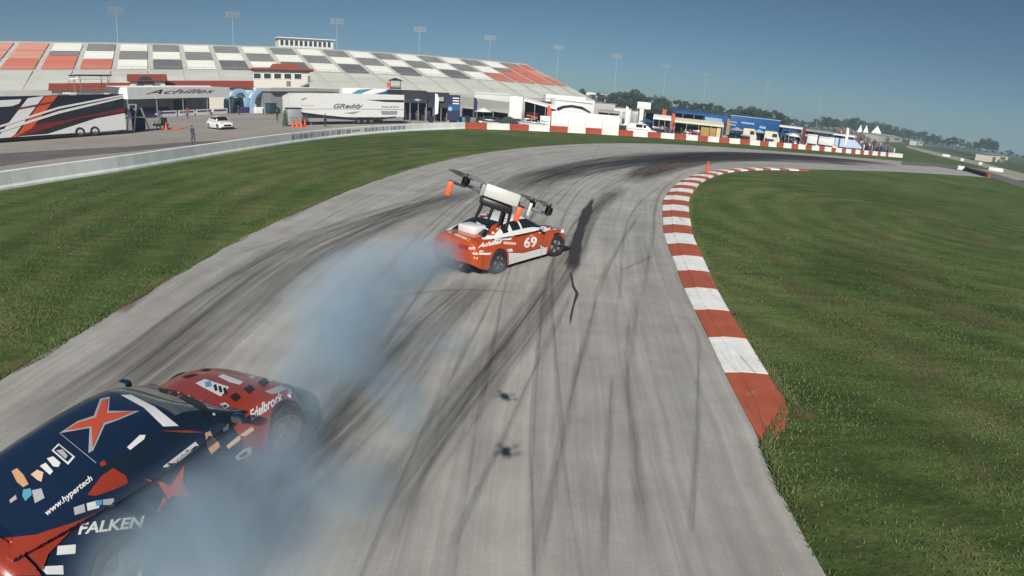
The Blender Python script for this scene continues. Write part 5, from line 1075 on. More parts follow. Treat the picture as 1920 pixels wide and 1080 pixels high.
f = Face('box_trailer', (888, 203), (955, 205), 'pale box trailer standing behind the grey sloped awning', 'trailer', D=106); H_ = f.at(900, 173)[1]; f.box('body', (0, 0, 0.7), (f.L, 2.5, H_), mat('pale_grey_panel', (0.56, 0.57, 0.54), 0.5, var=0.06), bev=0.04); f.box('trim', (0, -0.03, H_ - 0.35), (f.L, 0.0, H_ - 0.2), SILV)
for x in (f.L * 0.6, f.L * 0.7): small_wheel(f.t, x, 0.08, 0.45)
f = Face('box_truck', (954, 222), (978, 224), 'square white box truck end between the grey awning and white canopy', 'truck', D=94); H_ = f.at(966, 181)[1]; f.box('box', (0, 0, 1.1), (f.L, 5, H_), TRWHITE, bev=0.04); f.box('bumper', (0.1, -0.1, 0.5), (f.L - 0.1, 0.1, 0.75), GREYM); f.box('roller_door', (0.15, -0.03, 1.3), (f.L - 0.15, 0.0, H_ - 0.3), WHITE); f.box('chassis', (0.3, 0.1, 0.6), (f.L - 0.3, 4.9, 1.1), BLACK)
for x in (0.25, f.L - 0.25): small_wheel(f.t, x, 1.0, 0.45)
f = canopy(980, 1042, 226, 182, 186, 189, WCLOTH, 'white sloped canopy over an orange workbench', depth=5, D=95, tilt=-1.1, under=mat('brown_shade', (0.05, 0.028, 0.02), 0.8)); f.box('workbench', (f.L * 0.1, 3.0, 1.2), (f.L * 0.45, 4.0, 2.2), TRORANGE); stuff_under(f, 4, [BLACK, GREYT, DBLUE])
f = Face('covered_car', (930, 232), (972, 234), 'dark low car under a black cover in front of the grey awning', 'car', D=89); b = MB(); L_ = f.L; b.prism([(0, 0.2), (0.05, 0.7), (L_ * 0.2, 0.95), (L_ * 0.35, 1.45), (L_ * 0.65, 1.5), (L_ * 0.85, 1.0), (L_, 0.7), (L_, 0.2)], 0, 1.8, 'xz'); f.part(b, 'cover', SHADE, smooth=30)
for x in (L_ * 0.18, L_ * 0.8): small_wheel(f.t, x, 0.0, 0.32)
f = Face('trailer', (1040, 225), (1112, 230), 'white trailer with a black arched stripe behind the plain white container', 'trailer', D=(98, 101)); H_ = f.at(1070, 186)[1]; cl = (0.02, f.L - 0.02, 0.7, H_ - 0.02); f.box('body', (0, 0, 0.7), (f.L, 2.6, H_), TRWHITE, bev=0.05)
f.panel('arched_stripe', [(1041, 203), (1055, 198), (1072, 196.5), (1092, 200), (1109, 211), (1105, 212), (1090, 205), (1072, 201.5), (1058, 203), (1046, 208)], BLACK, clip=cl); f.panel('roof_edge', [(1041, 186.5), (1111, 194), (1111, 196), (1041, 188.5)], SILV, clip=cl)
for x in (f.L * 0.6, f.L * 0.7): small_wheel(f.t, x, 0.08, 0.45)
f = Face('trailer', (1022, 204), (1096, 212), 'long white trailer roof showing above the arched-stripe trailer', 'trailer', D=(116, 118)); H_ = f.at(1060, 179.5)[1]; f.box('body', (0, 0, 0.7), (f.L, 2.6, H_), TRWHITE, bev=0.05); f.box('trim', (0, -0.03, H_ - 0.9), (f.L, 0, H_ - 0.75), GREYM); f.box('underframe', (0.2, 0.2, 0.3), (f.L - 0.2, 2.4, 0.7), BLACK)
# ------------------------------------------------------------------ plain white container directly behind the barrier
f = Face('container', (1032, 254), (1158, 263), 'plain white shipping container with vertical seams just behind the barrier', 'container', D=(91, 93)); H_ = f.at(1095, 212.5)[1]; L_ = f.L
f.box('shell', (0, 0, 0.12), (L_, 2.5, H_), TRWHITE, bev=0.03)
for k in range(1, 4): f.box('seam', (L_ * k / 4 - 0.03, -0.02, 0.2), (L_ * k / 4 + 0.03, 0.0, H_ - 0.06), SILV)
for x in (0, L_ - 0.14): f.box('corner_post', (x, -0.03, 0.1), (x + 0.14, 0.0, H_), WHITE)
f.box('tongue_box', (-1.7, 0.6, 0.3), (-0.1, 1.9, 1.9), WHITE, bev=0.04); f.box('vent_panel', (-1.72, 0.8, 0.9), (-1.705, 1.7, 1.6), SHADE); f.box('base_rail', (0, -0.02, 0.0), (L_, 2.4, 0.12), GREYM)
for k, (x0, x1, yg, yt, D, lab, mm) in enumerate(((1112, 1150, 235, 192, 104, 'grey box trailer with a dark roof edge behind the white container', mat('grey_panel', (0.40, 0.39, 0.36), 0.6)), (1148, 1180, 240, 202, 100, 'cream box trailer with a small black mark by the signboard', CREAM), (1178, 1194, 242, 208, 101, 'narrow dark grey trailer end beside the cream one', GREYM), (1080, 1128, 222, 188, 125, 'low dark flat-roofed shed behind the trailers', GCLOTH))):
    f = Face('box_trailer', (x0, yg), (x1, yg + (x1 - x0) * 0.09), lab, 'trailer', D=D); H_ = f.at((x0 + x1) / 2, yt + (x1 - x0) * 0.045)[1]; f.box('body', (0, 0, 0.6), (f.L, 2.5, H_), mm, bev=0.04); f.box('roof_edge', (-0.05, -0.05, H_ - 0.02), (f.L + 0.05, 2.55, H_ + 0.12), GREYT if k in (0, 3) else SILV); f.box('door', (f.L * 0.5, -0.04, 0.7), (f.L * 0.8, -0.005, H_ - 0.5), SILV)
    for x in (f.L * 0.3, f.L * 0.45): small_wheel(f.t, x, 0.08, 0.4)
    if k == 1: f.box('mark', (f.L * 0.15, -0.05, H_ * 0.60), (f.L * 0.42, -0.02, H_ * 0.68), BLACK)
f = Face('signboard', (1190, 246), (1215, 248), 'blank white signboard on a white pillar behind the parked van', 'sign', D=103); z_ = lambda y: f.at(1202, y)[1]; f.box('board', (0, 0, z_(204)), (f.L, 0.35, z_(191)), WHITE, bev=0.03); f.box('pillar', (f.L * 0.22, 0.05, 0), (f.L * 0.52, 0.3, z_(204)), WHITE)
f.box('board_frame', (-0.06, 0.1, z_(204) - 0.08), (f.L + 0.06, 0.25, z_(204)), GREYM)

# ------------------------------------------------------------------ vehicles in the paddock
def street_region(bodym):
    def f_(x, y, z, u, sd_):
        if x > 0.95 and u > 0.56: return ('bonnet', bodym)
        if x > 1.7: return ('front_bumper', bodym)
        if x < -1.8: return ('rear_bumper', bodym)
        if -1.0 < x < 0.9 and u < 0.6: return ('door', bodym, sd_)
        return ('wing', bodym, sd_)
    return f_
STW = paint('street_white', (0.74, 0.74, 0.72), 0.3, 0.4)
SEDAN = dict(SPEC_A, zt=([-2.2, -2.15, -2.0, -1.6, -1.0, 0, 0.9, 1.5, 1.9, 2.1, 2.2], [0.75, 0.95, 1.05, 1.08, 1.05, 1.0, 0.99, 0.90, 0.82, 0.72, 0.6]), w=([-2.2, -2.1, -1.8, -1.3, 0, 1.3, 1.8, 2.08, 2.2], [0.72, 0.82, 0.88, 0.9, 0.9, 0.9, 0.87, 0.76, 0.6]), zb=([-2.2, -1.8, 0, 1.8, 2.2], [0.35, 0.22, 0.18, 0.2, 0.28]),
             xr=-1.35, xf=1.35, gx=(-1.8, 1.05), zr=([-1.8, -1.3, -0.6, 0.0, 0.4, 1.05], [1.0, 1.32, 1.47, 1.48, 1.42, 0.95]), gw=([-1.8, -1, 0, 1.05], [0.76, 0.82, 0.84, 0.80]), cuts=[], rim=CHROME, steer=0, ns=48, ms=14, endmat=(STW, STW), region=street_region(STW), cabin=cabin_region(STW, GLASS, 0.32, -1.1), track=1.56, tw=0.2, r=0.32, lip=False)
p = G(413, 241.5); vn = math.atan2(-p.y, -p.x)
wc, _ = car('parked_car', (p.x, p.y, 0), vn + R(22), SEDAN, 'small white saloon parked nose-on on the open concrete before the awning', 'car')
for sd_ in (1, -1): MB().box((2.02, 0.62 * sd_ - 0.16, 0.64), (2.16, 0.62 * sd_ + 0.12, 0.78), bev=0.03).build('headlight', LENS, wc, 40)
MB().box((2.1, -0.45, 0.38), (2.215, 0.45, 0.58), bev=0.02).build('grille', BLKPL, wc, 40); MB().box((2.1, -0.7, 0.2), (2.2, 0.7, 0.36), bev=0.02).build('lower_bumper', BLKPL, wc, 40)
VAN = dict(SEDAN, zt=([-2.4, -2.35, -2.1, -1.0, 0, 1.0, 1.6, 2.1, 2.35, 2.45], [0.8, 1.0, 1.06, 1.06, 1.06, 1.05, 1.0, 0.92, 0.8, 0.6]), w=([-2.4, -2.3, -1.9, 0, 1.6, 2.1, 2.35, 2.45], [0.84, 0.92, 0.96, 0.97, 0.96, 0.88, 0.76, 0.6]), zb=([-2.4, -1.8, 0, 1.8, 2.45], [0.35, 0.25, 0.22, 0.24, 0.3]), xr=-1.5, xf=1.5,
           gx=(-2.36, 1.55), zr=([-2.36, -2.2, -1.8, 0.0, 0.6, 1.0, 1.55], [1.3, 1.78, 1.88, 1.9, 1.84, 1.55, 1.02]), gw=([-2.36, -1, 0, 1.55], [0.86, 0.9, 0.9, 0.84]), cabin=cabin_region(STW, GLASS, 0.62, -2.2, bp=(0.05, 0.13)))
p = G(1206, 248.5); p = AT(1204, 246, 93); wv, _ = car('parked_van', (p.x, p.y, 0), R(-14), VAN, 'white people carrier parked side-on right behind the barrier', 'van')
STB = paint('street_graphite', (0.035, 0.038, 0.045), 0.3, 0.5); STS = paint('street_silver', (0.36, 0.37, 0.38), 0.3, 0.5)
for mm, rows2 in ((STB, ((1290, 101, R(170), 'graphite saloon parked under the edge of the cream canopy'), (1442, 115, R(160), 'graphite saloon parked before the end of the blue transporter'), (1520, 125, R(165), 'graphite saloon parked in front of the square white tent'), (921, 86, R(5), 'graphite saloon parked by the grey sloped awning'), (596, 92, R(40), 'graphite saloon just behind the long white trailer'))), (STS, ((1375, 110, R(172), 'silver saloon parked right of the yellow flag'), (1484, 119, R(168), 'silver saloon parked beside the grey-blue canopy'), (1556, 129, R(165), 'silver saloon parked under the long white trailer'), (1000, 87, R(-8), 'silver saloon parked beside the tongue of the container')))):
    S2 = dict(SEDAN, endmat=(mm, mm), region=street_region(mm), cabin=cabin_region(mm, GLASS, 0.32, -1.1)); first = None
    for x, D, rz_, lab in rows2:
        p = AT(x, 240, D)
        if first is None: first, _ = car('parked_car', (p.x, p.y, 0), rz_, S2, lab, 'car')
        else:
            o = copy_tree(first); o.location = (p.x, p.y, 0); o.rotation_euler = (0, 0, rz_); o['label'] = lab
# ------------------------------------------------------------------ crowd end of the paddock
def person_mesh(seed, pose=0):
    rg = random.Random(seed); me = bpy.data.meshes.new('skel'); h = 1.0
    sw = rg.uniform(0.02, 0.10); V = [(0, 0, 0.95), (0, 0.0, 1.15), (0, 0, 1.38), (0, 0.01, 1.48), (0, 0.02, 1.60), (0, 0.02, 1.72), (0.19, 0, 1.40), (0.25, 0.02, 1.12), (0.22, -0.12, 0.90), (-0.19, 0, 1.40), (-0.25, 0.0, 1.12), (-0.21, -0.10 - sw, 0.92), (0.10, 0, 0.90), (0.11, sw, 0.50), (0.11, -sw * 0.3, 0.08), (0.11, -0.14, 0.04), (-0.10, 0, 0.90), (-0.11, -sw, 0.50), (-0.11, sw * 0.6, 0.08), (-0.11, -0.10, 0.04)]
    E_ = [(0, 1), (1, 2), (2, 3), (3, 4), (4, 5), (2, 6), (6, 7), (7, 8), (2, 9), (9, 10), (10, 11), (0, 12), (12, 13), (13, 14), (14, 15), (0, 16), (16, 17), (17, 18), (18, 19)]
    rad = [.15, .15, .15, .06, .10, .085, .075, .05, .04, .075, .05, .04, .10, .07, .05, .04, .10, .07, .05, .04]
    me.from_pydata(V, E_, []); o = bpy.data.objects.new('skel', me); COL.objects.link(o); md = o.modifiers.new('s', 'SKIN'); sv = me.skin_vertices[0].data
    for k, r_ in enumerate(rad): sv[k].radius = (r_, r_ * (0.75 if k < 3 else 1))
    sv[0].use_root = True; ss = o.modifiers.new('u', 'SUBSURF'); ss.levels = 1; ss.render_levels = 1
    bpy.context.view_layer.update(); dg = bpy.context.evaluated_depsgraph_get(); out = bpy.data.meshes.new_from_object(o.evaluated_get(dg)); out.name = 'person'; bpy.data.objects.remove(o); return out
SKIN = mat('skin', (0.30, 0.19, 0.135), 0.7); HAIR = mat('hair', (0.03, 0.02, 0.015), 0.8); _cl = [mat('cloth_%d' % i, c, 0.85, var=0.15) for i, c in enumerate([(0.03, 0.03, 0.035), (0.06, 0.05, 0.12), (0.5, 0.5, 0.5), (0.30, 0.05, 0.04), (0.05, 0.10, 0.22), (0.10, 0.10, 0.11)])]
PM = []
for s_ in range(6):
    pm = person_mesh(s_); sh, tr = _cl[[1, 0, 2, 3, 4, 0][s_]], _cl[[5, 5, 0, 4, 5, 0][s_]]
    for mm in (sh, tr, SKIN, HAIR): pm.materials.append(mm)
    for pg in pm.polygons:
        z = pg.center.z; pg.material_index = 3 if z > 1.66 or (z > 1.56 and pg.center.y > 0.06) else 2 if z > 1.46 or (z < 0.98 and abs(pg.center.x) > 0.17 and z > 0.8) or (abs(pg.center.x) > 0.2 and z < 1.16) else 1 if z < 0.96 else 0
        pg.use_smooth = True
    PM.append(pm)
def person(p, label, k=0, rz=None, group=None):
    o = link('person', PM[k % 6], None, tuple(p), rz if rz is not None else random.uniform(0, 6.28)); tag(o, label, 'person', group); return o
person(G(363, 274.5), 'person in a purple-grey top standing close behind the low concrete wall', 0, 2.6)
person(G(520, 228), 'person in dark clothes standing beside the green cone stack', 1, 1.0)
for k, (x, y, lab) in enumerate(((448, 216, 'person standing before the purple-skirted blue tent'), (494, 215, 'person leaning at the white counter of the blue tent'), (352, 222, 'person walking past the banner panels of the awning'), (300, 228, 'person crouched near the black pit cart and awning'), (610, 238.5, 'person beside the front skirt of the long white trailer'), (782, 226, 'person working under the black team canopy'))): person(G(x, y), lab, k + 1)
_pp2 = [(1226, 246), (1234, 248), (1241, 250), (1247, 249), (1254, 252), (1262, 252), (1268, 254), (1276, 254), (1284, 256), (1292, 256), (1216, 240), (1238, 243), (1250, 245), (1172, 238), (1160, 237)]
for k, (x, y) in enumerate(_pp2): person(AT(x, y, 97 + (k * 7) % 9), 'spectator standing among the dark canopies behind the barrier and the white van', k, group='spectators behind the barrier')
for o in [o for o in COL.objects if o.name.startswith('person')]: o.location.z = 0
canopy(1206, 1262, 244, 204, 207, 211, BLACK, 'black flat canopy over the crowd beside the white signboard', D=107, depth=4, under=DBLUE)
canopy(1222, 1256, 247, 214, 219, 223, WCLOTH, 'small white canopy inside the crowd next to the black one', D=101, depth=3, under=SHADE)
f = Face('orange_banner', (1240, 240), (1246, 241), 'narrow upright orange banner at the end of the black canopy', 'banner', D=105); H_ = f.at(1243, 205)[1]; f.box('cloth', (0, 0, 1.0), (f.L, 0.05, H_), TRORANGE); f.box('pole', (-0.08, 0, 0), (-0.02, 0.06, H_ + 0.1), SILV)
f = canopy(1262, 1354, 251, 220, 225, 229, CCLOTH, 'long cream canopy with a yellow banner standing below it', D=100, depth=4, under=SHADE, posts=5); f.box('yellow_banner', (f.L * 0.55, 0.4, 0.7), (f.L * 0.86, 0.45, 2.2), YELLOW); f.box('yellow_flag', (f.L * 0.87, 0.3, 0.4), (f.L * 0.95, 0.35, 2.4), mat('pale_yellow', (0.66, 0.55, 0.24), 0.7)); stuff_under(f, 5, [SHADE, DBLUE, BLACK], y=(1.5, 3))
f = canopy(1256, 1320, 238, 203, 207, 211, VBLUE, 'blue canopy roof behind the cream one', D=118, depth=4, under=DBLUE); f = canopy(1318, 1362, 248, 211, 213, 226, VBLUE, 'blue canopy with a pale printed wall above the yellow banner', D=112, depth=4, under=DBLUE); f.panel('white_print', [(1322, 219), (1354, 223), (1354, 231), (1322, 226)], LBLUE, y=-0.07)
f = Face('blue_transporter', (1366, 249), (1458, 262), 'long bright blue transporter with pale lettering bars beyond the barrier', 'trailer', D=(118, 124)); H_ = f.at(1410, 221)[1]; cl = (0.02, f.L - 0.02, 0.8, H_ - 0.02); f.box('body', (0, 0, 0.8), (f.L, 2.6, H_), VBLUE, bev=0.05); f.box('roof', (-0.05, -0.05, H_), (f.L + 0.05, 2.65, H_ + 0.15), LBLUE)
for q in ([(1370, 227), (1382, 229), (1382, 231), (1370, 229)], [(1390, 228), (1414, 231), (1414, 234), (1390, 231)], [(1368, 232), (1380, 234), (1380, 236), (1368, 234)], [(1424, 236), (1436, 238), (1436, 242), (1424, 240)]): f.panel('pale_print', q, LBLUE, clip=cl)
for x in (f.L * 0.7, f.L * 0.78): small_wheel(f.t, x, 0.08, 0.48)
f.box('underframe', (0.2, 0.2, 0.35), (f.L - 0.2, 2.4, 0.8), BLACK)
for x0, x1, yg, yt, D, lab in ((1392, 1418, 258, 240, 108, 'cream low van in front of the blue transporter, next to a blue gap'), (1432, 1461, 264, 245, 110, 'cream low van at the end of the blue transporter')):
    f = Face('parked_van', (x0, yg), (x1, yg + (x1 - x0) * 0.12), lab, 'van', D=D); H_ = f.at(x0 + 2, yt)[1]; L_ = f.L; b = MB(); b.prism([(0, 0.35), (0, H_ - 0.1), (0.2, H_), (L_ * 0.8, H_), (L_ * 0.95, H_ * 0.62), (L_, H_ * 0.55), (L_, 0.35)], 0, 1.9, 'xz'); f.part(b, 'body', CCLOTH); f.box('side_glass', (L_ * 0.5, -0.02, H_ * 0.62), (L_ * 0.8, -0.003, H_ * 0.86), DARKGL)
    for x in (L_ * 0.2, L_ * 0.8): small_wheel(f.t, x, 0.04, 0.34)
for x0, x1, yg, yt, D, mm, lab in ((1372, 1392, 260, 244, 112, DBLUE, 'dark blue canopy in front of the blue transporter by the yellow flag'), (1412, 1434, 264, 248, 113, BLACK, 'low black canopy between the two cream vans'), (1462, 1478, 268, 249, 115, CCLOTH, 'small cream canopy past the blue transporter'), (1476, 1500, 270, 248, 118, GCLOTH, 'grey-blue canopy behind the barrier, left of white tents'), (1498, 1512, 272, 250, 119, LBLUE, 'pale blue-grey canopy beside the white box tent'),
                                    (1455, 1500, 266, 233, 132, WCLOTH, 'long white flat canopy roof behind the vans'), (1500, 1560, 268, 240, 138, GCLOTH, 'long grey flat canopy roof towards the far mound'), (1556, 1600, 272, 248, 140, WCLOTH, 'white flat canopy roof below the red marquee')):
    canopy(x0, x1, yg, yt, yt + 1.5, yt + 4, mm, lab, D=D, depth=3.5, under=SHADE if mm is not BLACK else BLACK, posts=3)
for x0, x1, yg, yt, D, lab, mm in ((1511, 1530, 275, 251, 124, 'square white box tent standing behind the barrier', WCLOTH), (1532, 1561, 279, 255, 127, 'long white box trailer next to the square white tent', TRWHITE)):
    f = Face('box_tent' if x0 == 1511 else 'box_trailer', (x0, yg), (x1, yg + (x1 - x0) * 0.13), lab, 'tent' if x0 == 1511 else 'trailer', D=D); H_ = f.at(x0 + 2, yt)[1]; f.box('body', (0, 0, 0.9), (f.L, 2.4, H_), mm, bev=0.05); f.box('skirt', (0.1, 0.05, 0), (f.L - 0.1, 2.3, 0.9), DBLUE); f.box('trim', (0, -0.03, H_ - 0.25), (f.L, 0.0, H_ - 0.15), SILV)
f = Face('pale_blue_trailer', (1563, 282), (1613, 290), 'pale blue trailer with a tapered nose at the end of the paddock row', 'trailer', D=(131, 140)); L_ = f.L; H_ = f.at(1566, 258)[1]; b = MB(); b.prism([(0, 0.8), (0, H_), (L_ * 0.72, H_ - 0.1), (L_, 1.2), (L_, 0.8)], 0, 2.3, 'xz'); f.part(b, 'body', mat('ice_blue', srgb(188, 206, 232), 0.5)); f.box('underframe', (0.1, 0.1, 0.35), (L_ * 0.95, 2.2, 0.8), DBLUE)
for x in (L_ * 0.5, L_ * 0.62): small_wheel(f.t, x, 0.05, 0.4)
f = canopy(1566, 1584, 276, 244, 247, 252, mat('red_cloth', srgb(190, 90, 96), 0.7), 'small red and pink marquee roof at the end of the white canopies', D=150, depth=4, peak=1, posts=2, under=WCLOTH)
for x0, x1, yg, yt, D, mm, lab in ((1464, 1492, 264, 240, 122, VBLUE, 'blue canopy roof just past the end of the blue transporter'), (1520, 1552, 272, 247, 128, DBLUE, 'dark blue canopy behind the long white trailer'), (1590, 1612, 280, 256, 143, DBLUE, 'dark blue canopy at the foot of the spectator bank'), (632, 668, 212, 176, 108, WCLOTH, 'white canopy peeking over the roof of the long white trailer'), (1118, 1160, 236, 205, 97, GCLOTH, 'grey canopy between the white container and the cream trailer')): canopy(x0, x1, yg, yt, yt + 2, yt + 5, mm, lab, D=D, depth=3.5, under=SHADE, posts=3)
# paddock clutter along the barrier: sun umbrellas, feather flags, tyre stacks, coolers
def umbrella(x, y, D, m, label):
    p = AT(x, y, D); t = thing('sun_umbrella', (p.x, p.y, 0), random.uniform(0, 3), label, 'umbrella'); MB().tube((0, 0, 0), (0, 0, 2.5), 0.03, n=6).build('pole', SILV, t); n = 8; b = MB()
    for k in range(n): a, c = 2 * math.pi * k / n, 2 * math.pi * (k + 1) / n; b.face([(math.cos(a) * 1.4, math.sin(a) * 1.4, 2.05), (math.cos(c) * 1.4, math.sin(c) * 1.4, 2.05), (0, 0, 2.65)])
    b.build('cover', m, t); MB().lathe([(0, 0), (0.3, 0), (0.28, 0.12), (0.0, 0.14)], 12).build('foot', GREYM, t, 40)
def flag(x, y, D, m, h, label):
    p = AT(x, y, D); t = thing('feather_flag', (p.x, p.y, 0), facing(p), label, 'flag'); MB().tube((0, 0, 0), (0, 0, h), 0.03, 0.015, 6).build('pole', SILV, t); MB().prism([(0.03, h * 0.25), (0.55, h * 0.3), (0.62, h * 0.8), (0.4, h * 0.97), (0.03, h)], -0.01, 0.01, 'xz').build('cloth', m, t); MB().box((-0.3, -0.3, 0), (0.3, 0.3, 0.06)).build('foot', GREYM, t)
for x, D, m, lab in ((905, 90, WCLOTH, 'white sun umbrella before the grey sloped awning'), (1212, 99, VBLUE, 'blue sun umbrella behind the white people carrier'), (1296, 103, WCLOTH, 'white sun umbrella among the spectators by the cream canopy'), (1382, 108, GCLOTH, 'grey sun umbrella in front of the bright blue transporter'), (1424, 112, LBLUE, 'pale blue sun umbrella between the two cream vans'), (1470, 113, VBLUE, 'blue sun umbrella beside the small cream canopy'), (1490, 116, WCLOTH, 'white sun umbrella under the long white canopy roof')): umbrella(x, 240, D, m, lab)
for x, D, m, h, lab in ((886, 91, DBLUE, 4.2, 'dark blue feather flag by the pale posts of the grey awning'), (1024, 93, TRORANGE, 3.6, 'orange feather flag at the end of the white sloped canopy'), (1170, 97, WCLOTH, 4.4, 'white feather flag in front of the cream box trailer'), (1258, 101, TRORANGE, 4.0, 'orange feather flag left of the cream canopy'), (1362, 106, YELLOW, 4.0, 'yellow feather flag right of the cream canopy'), (1506, 117, TRRED, 4.2, 'dark red feather flag next to the square white tent'), (1588, 130, WCLOTH, 5.0, 'white feather flag above the pale blue trailer'), (814, 93, WCLOTH, 4.5, 'white feather flag between the two dark canopies')): flag(x, 240, D, m, h, lab)
def tyre_stack(x, D, n, label):
    p = AT(x, 240, D); t = thing('tyre_stack', (p.x, p.y, 0), 0, label, 'tyres')
    for k in range(n): o = MB().lathe([(0.17, 0), (0.30, 0), (0.33, 0.06), (0.33, 0.18), (0.30, 0.24), (0.17, 0.24)], 16).build('tyre', TYRE, t, 40); o.location = (random.uniform(-0.03, 0.03), random.uniform(-0.03, 0.03), k * 0.245)
for x, D, n, lab in ((876, 91, 5, 'stack of five tyres under the edge of the grey awning'), (898, 92, 4, 'stack of four tyres below the white umbrella'), (984, 92, 5, 'stack of five tyres beside the white box truck'), (1008, 91, 3, 'low stack of three tyres by the plain white container'), (1276, 99, 4, 'stack of four tyres under the cream canopy'), (808, 91, 4, 'stack of four tyres before the dark canopy')): tyre_stack(x, D, n, lab)
def cooler(x, D, m, w_, h, label):
    p = AT(x, 240, D); t = thing('equipment_case', (p.x, p.y, 0), facing(p) + random.uniform(-0.3, 0.3), label, 'case'); MB().box((-w_ / 2, -0.35, 0), (w_ / 2, 0.35, h * 0.82), bev=0.03).build('body', m, t, 40); MB().box((-w_ / 2 - 0.02, -0.37, h * 0.83), (w_ / 2 + 0.02, 0.37, h), bev=0.02).build('lid', SILV, t, 40); MB().box((-0.12, -0.40, h * 0.6), (0.12, -0.36, h * 0.68)).build('handle', BLACK, t)
for x, D, m, w_, h, lab in ((912, 89, VBLUE, 1.2, 1.3, 'blue equipment case before the grey awning'), (990, 90, BLACK, 1.4, 1.4, 'black equipment case by the white box truck'), (1020, 90, WCLOTH, 1.0, 1.3, 'white equipment case at the tongue of the container'), (1166, 95, BLACK, 1.2, 1.5, 'black equipment case left of the white people carrier'), (1230, 97, DBLUE, 1.3, 1.5, 'dark blue equipment case right of the white people carrier'), (1306, 100, TRRED, 1.2, 1.5, 'dark red equipment case under the cream canopy'), (1400, 107, BLACK, 1.6, 1.5, 'black equipment case below the bright blue transporter'), (1446, 110, DBLUE, 1.4, 1.4, 'dark blue equipment case by the second cream van')): cooler(x, D, m, w_, h, lab)
# spectator mound
f = Face('spectator_bleacher', (1600, 292), (1682, 302), 'dark stepped spectator bank packed with people beside the barrier end', 'bleacher', D=(138, 150)); L_ = f.L; H_ = f.at(1630, 247)[1]
nst = 8
for k in range(nst): f.box('bench_row', (L_ * 0.02, k * 1.0, 0), (L_ * (0.98 - 0.07 * k), k * 1.0 + 1.0, 0.4 + (H_ - 1.6) * k / nst), SHADE)
b = MB(); rg = random.Random(5)
for k in range(nst):
    for i in range(26):
        x = L_ * (0.03 + (0.92 - 0.07 * k) * (i + rg.uniform(-0.3, 0.3)) / 26); y = k + 0.5 + rg.uniform(-0.2, 0.2); z = 0.4 + (H_ - 1.6) * k / nst; mi = rg.choice([0, 0, 0, 0, 1, 1, 1, 2, 2, 3]); q = rg.uniform(0.9, 1.1)
        b.lathe([(0.0, z), (0.20 * q, z), (0.17, z + 0.5), (0.24 * q, z + 0.95), (0.20, z + 1.25), (0.07, z + 1.38)], 7, M=Matrix.Translation((x, y, 0)), mi=mi); b.lathe([(0.05, z + 1.36), (0.11, z + 1.46), (0.11, z + 1.58), (0.0, z + 1.68)], 7, M=Matrix.Translation((x, y, 0)), mi=5)
o = b.build('seated_crowd', [_cl[0], _cl[5], _cl[4], _cl[2], _cl[3], SKIN], f.t, 50, fixn=False); o['kind'] = 'stuff'
for x, D, lab in ((1607, 160, 'small white pyramid tent on top of the spectator bank, beside a pole'), (1618, 158, 'white pyramid tent behind the spectator bank'), (1634, 160, 'tall white pyramid tent with a long trailing slope on the spectator bank')):
    y0 = 236 + (x - 1607) * 0.05; g = canopy(x - 5, x + (4 if x < 1630 else 12), y0 + 40, y0 - 4, y0 + 9, y0 + 11, WCLOTH, lab, D=D, depth=4, peak=1, posts=2, back=False)
# ------------------------------------------------------------------ cones and pylon on the kerb
cone(G(1325, 326), 0.80, 'tall orange marker cone standing on the inside kerb at the bend').scale = (1.0, 1.0, 1.22)
